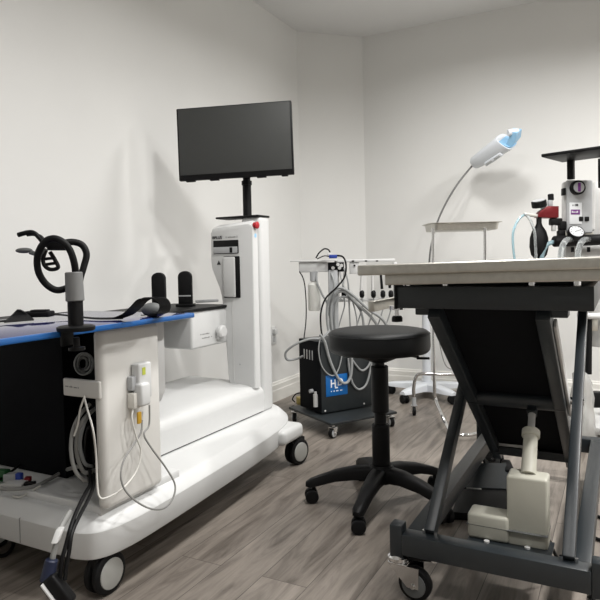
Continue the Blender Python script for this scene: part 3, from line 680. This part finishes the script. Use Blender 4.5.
# platform and casters
pc_ = onZ(331, 425, .08); pm = pc_+E1*.225+E2*.23
MB().obox((pm.x, pm.y, .081), E1, E2, UP, .45, .46, .014, .004).build('platform', CABM, dc)
for a_, b_ in ((-1, -1), (1, -1), (-1, 1), (1, 1)):
    p = V((pm.x, pm.y, 0))+E1*a_*.20+E2*b_*.205
    caster(dc, p.x, p.y, .027, .022, -1.0+.5*a_+.3*b_, fork=CHROME, top=.072, rad_cap=GREYP)
# column and head
hd = (V((cc.x, cc.y, 0))-CAM).dot(cF)-.06
h = lambda x, y, o=0.: at(x, y, hd+o)
cb = h(334, 330); ct = h(333, 270)
MB().obox(V((cb.x, cb.y, (.515+ct.z)/2)), cR, cF, UP, .055, .045, ct.z-.515, .006).build('column', GREYP, dc)
def pbox(x0, y0, x1, y1, dep, o, m, name, bev=.004, par=None):
    a, b_ = h(x0, y1, o), h(x1, y0, o); c = (a+b_)/2+cR.cross(UP)*(-dep/2)
    r2 = V((cR.x, cR.y, 0)).normalized(); w = (b_-a).dot(r2)
    return MB().obox(c, r2, V((-r2.y, r2.x, 0)), UP, w, dep, b_.z-a.z, bev).build(name, m, par or dc)
pbox(299, 261.5, 328, 272.5, .14, -.02, WHITE, 'head_housing', .006)
pbox(290, 259.5, 338, 262, .20, -.04, WHITE, 'head_shelf', .003)
pt = pbox(328.5, 262, 344, 272, .10, -.02, BLACK, 'connector_panel')
for x, y in ((333, 268), (338, 264.5), (339.5, 268), (341.5, 265.5)):
    MB().cyl(h(x, y, -.025), h(x, y, -.04), .010, seg=16).build('hose_socket', LGREY, pt)
pbox(336, 258.5, 395, 262.5, .17, -.02, WHITE, 'instrument_tray', .003)
pbox(350, 262, 359, 274, .03, -.01, WHITE, 'switch_block', .003)
MB().cyl(h(354.5, 265.5, -.012), h(354.5, 265.5, -.02), .006, seg=16).build('toggle_switch', BLACK, dc)
for x in (353, 366, 377): MB().obox(h(x, 261, -.022), cR, cF, UP, .014, .006, .008, .002).build('tray_button', BLACK, dc)
pbox(336, 298, 397, 302, .03, .02, LGREY, 'holder_rail', .003)
pbox(333, 268, 339, 302, .03, .03, LGREY, 'holder_arm', .003)
pbox(394, 262, 397, 301, .03, .03, WHITE, 'holder_arm', .003)
bt = h(314.5, 284, 0)
bb = h(314.5, 310.5, 0)
bo = MB().lathe([(0, 0), (.033, 0), (.036, .006), (.036, bt.z-bb.z-.004), (.030, bt.z-bb.z+.003), (.019, bt.z-bb.z+.012), (.019, bt.z-bb.z+.022), (0, bt.z-bb.z+.022)], (bb.x, bb.y, bb.z)).build('water_bottle', CLEARB, dc)
MB().cyl((bb.x, bb.y, bt.z+.018), (bb.x, bb.y, h(314, 272).z), .023).build('bottle_cap', GREYP, bo)
MB().cyl((bb.x+.012, bb.y, bb.z+.01), (bb.x+.004, bb.y, bt.z+.02), .003, seg=8).build('dip_tube', LGREY, bo)
# handpieces
for i, (x, y0, y1, dx) in enumerate(((343, 270, 291, -2), (361, 271, 291, -1), (372.5, 271, 291, 0), (382, 271, 289, 1.5), (390, 276, 288, 1.5))):
    lab = ('leftmost of the five thin handpieces hanging in the rail of the dental cart', 'second thin handpiece from the left, hanging in the rail of the dental cart', 'middle handpiece of the five hanging in the rail of the dental cart',
           'fourth handpiece from the left, a dark one, in the rail of the dental cart', 'short handpiece at the right end of the rail, nearest the table corner')[i]
    r = thing('handpiece', lab, 'handpiece', h(x+dx, 297, 0), 'handpieces on the dental cart rail')
    MB().cyl(h(x-dx, y0, -.005), h(x, y1, 0), .0065, .0085, seg=14).build('barrel', BLACK if i > 2 else LGREY, r)
    MB().lathe([(0, 0), (.010, .002), (.015, .015), (.014, .035), (.008, .045), (0, .045)], h(x+1, 298, 0), UP, 18).build('holder_cup', BLACK, r)
    MB().tube([h(x+1, 298, 0), h(x+1.5, 306, .0), h(x-3, 322, .01), h(x-9-i, 345, .02)], .0042, 8, 8).build('hose', HOSE, r)
# hoses of the cart
def hose(pts, r, m=HOSE, name='hose'): return MB().tube([h(*p) for p in pts], r, 8, 10).build(name, m, dc)
hose([(398, 352, .03), (391, 334, .01), (382, 319, -.02), (368, 309, -.04), (355, 297, -.06), (344, 289, -.07), (335, 289, -.07), (329, 299, -.06), (327, 315, -.05), (329, 332, -.05), (333, 346, -.05)], .0085)
hose([(388, 352, .03), (381, 333, .01), (372, 318, -.01), (356, 303, -.05), (345, 292, -.06), (337, 293, -.06), (332, 303, -.05), (331, 318, -.05), (333, 335, -.04)], .0085)
hose([(365, 350, .01), (364, 330, 0), (361, 312, -.02), (352, 300, -.04), (342, 297, -.05), (336, 305, -.05), (335, 322, -.04), (337, 340, -.03)], .007)
hose([(317, 272, -.02), (317, 282, -.04), (322, 294, -.05), (327, 303, -.04), (330, 318, -.02)], .006)
hose([(331, 273, -.03), (334, 282, -.05), (333, 292, -.05), (327, 302, -.04)], .006)
hose([(344, 268, -.04), (348, 282, -.05), (349, 300, -.03), (350, 322, -.01), (352, 345, 0)], .005)
hose([(340, 272, -.03), (343, 285, -.05), (352, 300, -.03), (357, 322, -.01), (356, 345, 0)], .004)
hose([(330, 330, -.05), (322, 338, -.08), (310, 339, -.10), (296, 344, -.10), (286, 352, -.08), (287, 359.5, -.06), (296, 359, -.02), (303, 356, .0)], .0068)
ff = lambda x, y, o=.012: face(x, y)-E2*0+(-E2)*o
hf = lambda pts, r, m=HOSE: MB().tube([ff(*p) for p in pts], r, 8, 10).build('hose', m, dc)
hf([(318, 334, .02), (323, 342, .02), (327.5, 357, .015), (333, 371, .015), (339, 381, .018), (345, 382, .02), (349, 374, .02), (349.5, 358, .02), (346, 345, .02)], .0082)
hf([(346, 352), (352, 361), (360, 370), (367, 366), (371, 355), (373, 345)], .006)
hf([(347, 358), (348.5, 372), (352, 384), (358, 389), (365, 384), (369, 370), (371, 354)], .0062)
hf([(319, 338), (317.5, 350), (320, 364), (326, 373), (333, 375), (338, 367), (341, 352), (340, 342)], .0036)
cable([h(299.5, 271.5, -.02), h(304, 281, -.03), h(306, 300, -.02), h(306, 320, .0), h(304, 338, .02)], .0034, RUBBER, 'thin dark cable hanging from the left end of the dental cart head')
cable([h(316, 258, -.10), h(319, 253, -.11), h(324, 249, -.11), h(328, 249.5, -.10), h(330, 252, -.09)], .0042, RUBBER, 'short black cable arching over the top of the dental cart head')
cable([h(317, 259, -.11), h(324, 256, -.11), h(329, 256.5, -.10)], .003, RUBBER, 'short dark lead lying from the arching cable to the blue coupler')
cable([h(336, 255.5, -.10), h(343, 257, -.12), h(346, 265, -.13), h(344.5, 277, -.13), h(337, 287, -.12), h(326, 298, -.11), h(321, 312, -.10), h(321, 328, -.09), h(323, 340, -.06)], .0052, RUBBER, 'thick black cable looping down from the blue coupler on the dental cart')
cp = thing('inline_coupler', 'small blue and white coupler lying on the dental cart head', 'coupler', h(332.5, 259, -.10))
MB().obox(h(333, 256.5, -.10), cR, cF, UP, .045, .03, .020, .003).build('casing', BLUEC, cp)
MB().obox(h(329.5, 254.5, -.10), cR, cF, UP, .028, .026, .014, .003).build('white_cap', WHITE, cp)
# things on the floor behind the cart
z_ = onZ(296, 404, .0)
tag(MB().obox(onZ(297.5, 402, .025)+V((0, .05, 0)), E1, E2, UP, .05, .05, .05, .006).build('plastic_tub', YBOX), 'small straw-yellow tub on the floor behind the dark cart', 'tub')
cable([onZ(302, 393, .10), onZ(296, 394, .10), onZ(292.5, 399, .07), onZ(295, 402, .05)], .004, RUBBER, 'black cable bowing out from the dark cart above the yellow tub')
cable([onZ(290, 409, .006), onZ(293, 406, .006), onZ(297, 408.5, .006), onZ(292, 411, .006)], .004, RUBBER, 'little loop of black cable on the floor beside the dark cart', n=6)

# ------------------------------------------------------------------ instrument (tray) stand of chrome tube
md = 3.68
k_ = lambda x, y, o=0.: at(x, y, md+o)
ms = thing('instrument_stand', 'chrome tube instrument stand with a shallow steel tray behind the table', 'instrument stand', onZ(446, 420, 0))
ty = k_(432, 226)
fdv = V((cF.x, cF.y, 0)).normalized(); rdv = V((cR.x, cR.y, 0)).normalized()
ta, tb_ = k_(430, 224), k_(503, 221.5)
tw = (tb_-ta).dot(rdv)
tc_ = ta+rdv*tw/2+fdv*.13; tc_.z = (ta.z+tb_.z)/2
def rr(w, d, z, r=.03, n=5):
    out = []
    for sx_, sy_, a0_ in ((1, 1, 0), (-1, 1, 90), (-1, -1, 180), (1, -1, 270)):
        for i in range(n):
            t = math.radians(a0_+90*i/(n-1)); out.append(tc_+rdv*(sx_*(w/2-r)+r*math.cos(t))+fdv*(sy_*(d/2-r)+r*math.sin(t))+UP*z)
    return out
MB().loft([rr(tw*.86, .24, -.043), rr(tw*.90, .25, -.040), rr(tw*.92, .262, 0), rr(tw, .29, .004), rr(tw, .29, .0015), rr(tw*.915, .256, -.003), rr(tw*.89, .246, -.036)], True).build('tray', STEEL, ms)
r0 = .0095
lf = [k_(433, 232), k_(433.3, 300), k_(434.5, 388), k_(436.5, 402, -.02), onZ(441, 413, .09), onZ(446, 424, .05), onZ(453, 433.5, .03), onZ(468, 435, .03), onZ(485, 431, .03), onZ(500, 424, .03)]
MB().tube([k_(433, 228), k_(433.3, 300), k_(434.6, 395)], r0, 6, 12).build('upright', CHROME, ms)
MB().tube([k_(485, 228), k_(485.3, 300), k_(486, 395)], r0, 6, 12).build('upright', CHROME, ms)
MB().tube([k_(434.6, 393)]+lf[3:], r0, 8, 12).build('base_loop', CHROME, ms)
cz = k_(434, 374)
fa = onZ(414, 400, .095); fa2 = V((fa.x, fa.y, cz.z))
fb = k_(433.5, 374.5); fb.z = cz.z
MB().tube([fa, fa+UP*.08, fa2+(fb-fa2)*.12-UP*.02, fa2+(fb-fa2)*.35, fb, k_(460, 374.5)], .0105, 8, 12).build('cross_tube', CHROME, ms)
MB().tube([k_(460, 374.5), k_(480, 374), k_(500, 373.5)], .0105, 4, 12).build('cross_tube', CHROME, ms)
caster(ms, fa.x, fa.y, .028, .02, -1.2, fork=CHROME, top=.1, cover=False)
MB().cyl((fa.x, fa.y, .06), (fa.x, fa.y, .11), .013).build('caster_socket', GREYP, ms)

# ------------------------------------------------------------------ gooseneck examination lamp
lp = onZ(427, 388, .06)
ld = (lp-CAM).dot(cF)
l_ = lambda x, y, o=0.: at(x, y, ld+o)
la = thing('examination_lamp', 'white gooseneck examination lamp with blue-faced head on a white star base', 'lamp', (lp.x, lp.y, 0))
pt_ = l_(427, 300)
MB().cyl((lp.x, lp.y, .05), (lp.x, lp.y, pt_.z), .030, .026, bev=.006).build('pole', LAMPW, la)
MB().lathe([(0, .045), (.075, .045), (.07, .075), (.04, .10), (0, .105)], (lp.x, lp.y, 0)).build('base_hub', LAMPW, la)
for k in range(5):
    a = math.radians(-108+72*k); d = V((math.cos(a), math.sin(a), 0)); s_ = V((-d.y, d.x, 0)); rings = []
    for t, zt, zb, w in ((.02, .105, .05, .05), (.12, .10, .055, .042), (.24, .088, .058, .034), (.285, .080, .060, .022)):
        c = V((lp.x, lp.y, 0))+d*t; rings.append([c+s_*w+V((0, 0, zb)), c+s_*w*.9+V((0, 0, zt-.008)), c+s_*w*.5+V((0, 0, zt)), c-s_*w*.5+V((0, 0, zt)), c-s_*w*.9+V((0, 0, zt-.008)), c-s_*w+V((0, 0, zb))])
    MB().loft(rings).build('leg', LAMPW, la, 50)
    caster(la, lp.x+d.x*.262, lp.y+d.y*.262, .028, .045, a+1.2, twin=True, top=.07, cover=False)
hA, hB = l_(474.5, 163, -.06), l_(507, 141, -.30)
MB().tube([V((lp.x, lp.y, pt_.z-.02)), l_(428.5, 276), l_(430.5, 250), l_(436, 226, -.02), l_(446, 203, -.05), l_(459, 182, -.08), hA], .0065, 10, 10).build('gooseneck', MGREY, la)
ha = (hB-hA).normalized(); hs = V((cF.x, cF.y, 0)); hs = (hs-ha*hs.dot(ha)).normalized(); ht = hs.cross(ha)     # hs: away, ht: across
if ht.z < 0: ht = -ht
HL = (hB-hA).length
def hring(t, wa, wd, sh=0., n=20, p=3.2):
    out = []
    for i in range(n):
        a = 2*math.pi*i/n; c_, s_ = math.cos(a), math.sin(a)
        x = math.copysign(abs(c_)**(2/p), c_)*wd; y = math.copysign(abs(s_)**(2/p), s_)*wa
        out.append(hA+ha*(t*HL+sh*y/wa)+hs*x+ht*y)
    return out
hw = .062
MB().loft([hring(-.03, .016, .02), hring(.0, .034, .04), hring(.06, .044, .052), hring(.35, .052, .06), hring(.72, hw*.92, .066), hring(.93, hw, .068, -.018), hring(.985, hw*.96, .066, -.022)]).build('lamp_head', LAMPW, la, 50)
MB().loft([hring(.90, hw*.78, .056, -.02), hring(1.0, hw*.80, .058, -.026)]).build('lamp_face', PBLUE, la, 50)
hk = MB(); q = hA+ha*HL*.93
hk.loft([[q+ha*.0+hs*.045-ht*.055, q+ha*.0-hs*.045-ht*.055, q-hs*.045+ht*-.028, q+hs*.045+ht*-.028],
         [q+ha*.09+hs*.04-ht*.030, q+ha*.09-hs*.04-ht*.030, q+ha*.07-hs*.04+ht*.012, q+ha*.07+hs*.04+ht*.012],
         [q+ha*.13+hs*.034+ht*.008, q+ha*.13-hs*.034+ht*.008, q+ha*.09-hs*.034+ht*.045, q+ha*.09+hs*.034+ht*.045]])
hk.build('blue_hook', PBLUE, la, 50)
MB().tube([l_(508, 133, -.37), l_(513, 132, -.37), l_(518, 132, -.37)], .022, 6, 16).build('handle_cap', LAMPW, la)
vb = hA+ha*HL*.60-ht*.046-hs*.052
vg = MB().obox(vb, ha, hs, ht, .15, .036, .03, .010, 3).build('vent_housing', LAMPW, la)
for k in (-1, 1): MB().obox(vb+ha*.035*k-hs*.017-ht*.002, ha, hs, ht, .05, .006, .014, .003).build('vent', GREYP, vg)

# ------------------------------------------------------------------ anaesthetic machine on the right
wd = 3.12
w_ = lambda x, y, o=0.: at(x, y, wd+o)
am = thing('anaesthesia_machine', 'grey anaesthesia machine with black top shelf, purple vaporiser dial and pressure gauges', 'anaesthesia machine', onZ(600, 437, 0))
sa = w_(541, 154, -.12); sc = w_(553, 161.6, .13)
sl = MB(); zt = sa.z
sd = V((.956, -.29, 0)).normalized(); sn = V((-sd.y, sd.x, 0))
sl.obox(V((sa.x, sa.y, zt-.008))+sd*.27+sn*.13, sd, sn, UP, .54, .26, .016, .004); sl.build('top_shelf', BLACK, am)
p = w_(571, 180); MB().obox(V((p.x, p.y, (zt-.01+p.z)/2)), sd, sn, UP, .030, .030, zt-.016-p.z, .002).build('shelf_post', BLACK, am)
p2 = w_(602, 180); MB().obox(V((p2.x, p2.y, (zt-.01+p2.z)/2-.02)), sd, sn, UP, .030, .030, zt+.03-p2.z, .002).build('shelf_post', BLACK, am)
def wbox(x0, y0, x1, y1, dep, o, m, name, bev=.004, par=None, seg=2):
    a, b_ = w_(x0, y1, o), w_(x1, y0, o); r2 = V((aR.x, aR.y, aR.z)).normalized(); u2 = aU; n2 = cF
    c = (a+b_)/2+n2*dep/2
    return MB().obox(c, r2, n2, u2, abs((b_-a).dot(r2)), dep, abs((b_-a).dot(u2)), bev, seg).build(name, m, par or am)
wbox(588, 182, 640, 262, .04, .10, LGREY, 'back_frame')
vb_ = wbox(565, 181, 596, 231, .05, -.02, LGREY, 'vaporiser_body', .012, None, 4)
wbox(567, 180, 593, 233, .02, -.035, GREYP, 'vaporiser_front', .008, None, 3)
dl_ = w_(576.5, 188, -.037)
dk = MB().lathe([(0, 0), (.036, 0), (.036, .022), (.030, .026), (0, .026)], dl_, -cF, 32).build('vaporiser_dial', BLACK, am)
MB().lathe([(0, .0255), (.027, .0255), (.026, .030), (0, .031)], dl_, -cF, 32).build('dial_cap', GREYP, dk)
MB().obox(dl_-cF*.032, aR, cF, aU, .014, .006, .044, .004).build('dial_grip', PURPLE, dk)
wbox(563.5, 188, 566, 195, .03, -.04, BLACK, 'side_clip', .002)
lb2 = wbox(569.5, 202.5, 582, 224, .003, -.039, LABW, 'label_plate', .001)
wbox(571, 209.5, 580, 214.5, .002, -.0415, PURPLE, 'purple_band', .0005, lb2)
m = MB(); scribble(m, w_(572.5, 206, -.0412), aR, aU, .030, .010, 5); m.build('fine_print', INK, lb2)
m = MB(); scribble(m, w_(571.8, 212.8, -.0432), aR, aU, .040, .010, 6); m.build('fine_print', LABW, lb2)
for x in (579.5, 585.5): wbox(x, 216.5, x+4, 221, .012, -.045, BLACK, 'locking_screw', .003)
wbox(567, 232, 594, 242, .05, -.0, STEEL, 'mounting_block')
# black manifold with gauge and clear breathing tubes
a_, b_ = w_(553, 241.5, -.05), w_(640, 238, -.05)
MB().cyl(a_, b_, .028, bev=.006).build('manifold', BLACK, am)
gg = w_(576.5, 231.5, -.09)
gv = MB().lathe([(0, -.03), (.036, -.03), (.040, -.02), (.040, 0), (.037, .004), (.034, .001), (0, .001)], gg, (-cF*.75+UP*.6), 32).build('pressure_gauge', BLACK, am)
gn = (-cF*.75+UP*.6).normalized()
MB().lathe([(0, .001), (.034, .001), (.034, .003), (0, .003)], gg, gn, 32).build('gauge_dial', LABW, gv)
gx = cR.copy(); gy = gn.cross(gx).normalized()
m = MB()
for i in range(9):
    t = math.radians(-40+260*i/8); dq = gx*math.cos(t)+gy*math.sin(t); m.obox(gg+gn*.0035+dq*.027, dq, gn.cross(dq), gn, .006, .0015, .001)
m.build('gauge_marks', INK, gv)
MB().obox(gg+gn*.004+gx*.006+gy*.002, gx*.9+gy*.3, gn.cross(gx*.9+gy*.3), gn, .034, .002, .001).build('gauge_needle', INK, gv)
for i, (x, o) in enumerate(((568, -.12), (585, -.12))):
    MB().tube([w_(x+3, 239.5, o+.05), w_(x-2, 240.5, o-.02), w_(x-6, 248, o-.03), w_(x-7.5, 262, o-.03), w_(x-8, 285, o-.02)], .0145, 10, 14).build('breathing_tube', CLEART, am)
MB().tube([w_(553, 242, -.05), w_(547, 245, -.06), w_(542.5, 254, -.06), w_(541, 266, -.06)], .011, 8, 12).build('breathing_tube', BLUET, am)
for x in (573, 589): wbox(x-1.5, 247, x+1.5, 252, .01, -.03, BLACK, 'port_plug', .002)
wbox(566, 245, 606, 275, .10, 0, LGREY, 'absorber_block', .008)
# red valve block, gauge and black breathing bag
rb = MB(); pr = [w_(*p, -.05) for p in ((537.5, 215.5), (541, 210.5), (548, 206), (559, 206), (559, 217.5), (548, 217.8), (538, 217))]
rb.prism(pr, cF*.05, .003); rb = rb.build('red_valve_block', RED, am)
wbox(548.8, 200, 553, 206.5, .02, -.035, GREYP, 'knob_stem', .002)
MB().cyl(w_(551, 200.5, -.02), w_(550.6, 194, -.02), .0145, bev=.003).build('valve_knob', BLACK, rb)
g2 = w_(539, 203.5, -.03); n2 = (-cF*.22+aU*.93-aR*.22).normalized()
gz = MB().lathe([(0, -.018), (.034, -.018), (.037, -.014), (.037, .012), (.034, .015), (0, .014)], g2, n2, 32).build('small_gauge', BLACK, am)
MB().lathe([(0, .0145), (.031, .0145), (.031, .017), (0, .017)], g2, n2, 32).build('gauge_dial', GREYP, gz)
MB().cyl(w_(543, 209, -.03), w_(541, 206, -.03), .009).build('gauge_stem', GREYP, gz)
bc = w_(539, 240, -.03)
MB().lathe([(0, -.100), (.02, -.097), (.038, -.075), (.046, -.035), (.044, .010), (.034, .045), (.018, .070), (.013, .085), (.013, .115), (0, .115)], bc, aU, 28).build('breathing_bag', RUBBER, am)
wbox(551, 218, 563, 225, .035, -.04, BLACK, 'elbow', .006)
wbox(560, 221, 567, 230, .035, -.04, BLACK, 'elbow', .006)
wbox(552.5, 225, 556.5, 231, .02, -.035, LGREY, 'port_tip', .003)
wbox(559, 230, 566, 238, .035, -.04, BLACK, 'elbow', .006)
MB().cyl(w_(524, 214, -.04), w_(537.5, 216, -.04), .0085).build('hose_stub', WCAB, am)
MB().tube([w_(526, 214, -.04), w_(519, 219, -.05), w_(513.5, 231, -.06), w_(513, 245, -.06), w_(515, 262, -.06)], .0062, 10, 10).build('gas_hose', BLUET, am)
MB().tube([w_(524, 214, -.04), w_(529, 218, -.06), w_(534, 230, -.07), w_(535.5, 245, -.07), w_(536, 262, -.07)], .0072, 10, 10).build('gas_hose', CLEART, am)
# lower part, seen under the table top
pl = w_(589, 345, -.02)
MB().obox(V((w_(608, 330, .12).x, w_(608, 330, .12).y, .55)), sd, sn, UP, .06, .05, 1.3, .004).build('mast', LGREY, am)
MB().obox(V((w_(606, 330, .03).x, w_(606, 330, .03).y, .62)), sd, sn, UP, .16, .12, .28, .006).build('absorber_bracket', LGREY, am)
MB().cyl(w_(588.7, 318, -.02), w_(588.3, 374, -.02), .0165).build('scavenger_tube', BLACK, am)
MB().tube([w_(578, 315, -.05), w_(590, 316, -.05), w_(604, 316, -.04)], .016, 6, 12).build('handle_tube', WHITE, am)
wbox(592, 318, 598, 331, .03, -.03, STEEL, 'hose_bracket', .002)
wbox(593, 393, 606, 408, .06, -.02, BLACK, 'lower_box', .004)
fb_ = onZ(586, 447, .0)
wbox(579.5, 433, 593, 447, .10, .0, BLACK, 'base_foot', .006)
MB().obox(V((w_(606, 440, .1).x, w_(606, 440, .1).y, .075)), sd, sn, UP, .50, .45, .04, .01).build('base_plate', LGREY, am)
for u, v_ in ((-.21, -.19), (.21, -.19), (-.21, .19), (.21, .19)):
    p = V((w_(606, 440, .1).x, w_(606, 440, .1).y, 0))+sd*u+sn*v_
    caster(am, p.x, p.y, .025, .04, 1., twin=True, top=.06, cover=False)
# clear bag of tubing hanging on the machine
rnd = random.Random(5); bg = MB()
c0 = w_(581, 408, -.14); rings = []
for i, (dy, rx) in enumerate(((.19, .006), (.17, .035), (.12, .045), (.05, .052), (-.02, .060), (-.09, .072), (-.14, .074), (-.17, .05), (-.178, .01))):
    rings.append([c0+aR*(rx*math.cos(t)*(1+rnd.uniform(-.18, .18))+.008*math.sin(dy*20))+cF*(rx*.7*math.sin(t)*(1+rnd.uniform(-.18, .18)))+UP*dy for t in [2*math.pi*k/18 for k in range(18)]])
bg.loft(rings)
tag(bg.build('plastic_bag', PLAST, None, 180), 'crumpled clear plastic bag hanging at the right behind the table leg', 'plastic bag')
for k in range(3):
    cable([at(577+4*k, 385+6*k, 2.99), at(584-3*k, 398+6*k, 2.96), at(576+5*k, 412+4*k, 2.97), at(586-3*k, 425+3*k, 2.99)], .006, CLEART, ('uppermost clear tube folded inside the plastic bag', 'middle clear tube folded inside the plastic bag', 'lowest clear tube folded inside the plastic bag')[k])
# thin cable behind the table and wall outlet
cable([at(437, 318, 4.1), at(440, 345, 4.12), at(445, 364, 4.15), at(452, 369, 4.15), at(456, 362, 4.15), at(455, 340, 4.15)], .0035, GCAB, 'thin grey cable hanging in a loop behind the instrument stand')
cable([(.02, 2.25, .007), (-.02, 2.38, .007), (-.10, 2.42, .007), (-.12, 2.32, .007), (-.06, 2.22, .007), (.08, 2.28, .007)], .006, RUBBER, 'black cable looped on the floor near the right table leg')
oy = onX(271, 336, LX)
ol = thing('wall_outlet', 'white wall outlet plate on the left wall just behind the tower', 'wall outlet', (LX, oy.y+.03, oy.z-.06))
MB().box((LX, oy.y-.01, oy.z-.06), (LX+.006, oy.y+.065, oy.z+.06), .002).build('plate', WHITE, ol)
MB().box((LX+.006, oy.y+.012, oy.z+.008), (LX+.028, oy.y+.048, oy.z+.045), .005).build('plug', WHITE, ol)
MB().box((LX+.005, oy.y+.015, oy.z-.045), (LX+.0068, oy.y+.045, oy.z-.01), .001).build('socket', GREYP, ol)

# ------------------------------------------------------------------ light: recessed ceiling downlights
def spot(x, y, pw, r=.11, col=(1, .985, .964)):
    l = bpy.data.lights.new('downlight', 'AREA'); l.shape = 'DISK'; l.size = 2*r; l.energy = pw; l.color = col; l.spread = math.radians(155)
    o = bpy.data.objects.new('downlight', l); COL.objects.link(o); o.location = (x, y, CZ-.02)
for x, y, pw, r in ((-.50, 1.78, 31, .13), (-.66, 3.15, 22, .17), (.95, 3.20, 56, .15), (.95, 1.80, 52, .15), (.95, .40, 22, .15), (-.55, .40, 12, .15)): spot(x, y, pw, r)
w = bpy.data.worlds.new('world'); S.world = w; w.use_nodes = True; w.node_tree.nodes['Background'].inputs['Color'].default_value = (.02, .02, .02, 1)
S.view_settings.view_transform = 'Standard'; S.view_settings.look = 'None'; S.view_settings.gamma = 1; S.view_settings.use_curve_mapping = False
S.view_settings.exposure = -.22
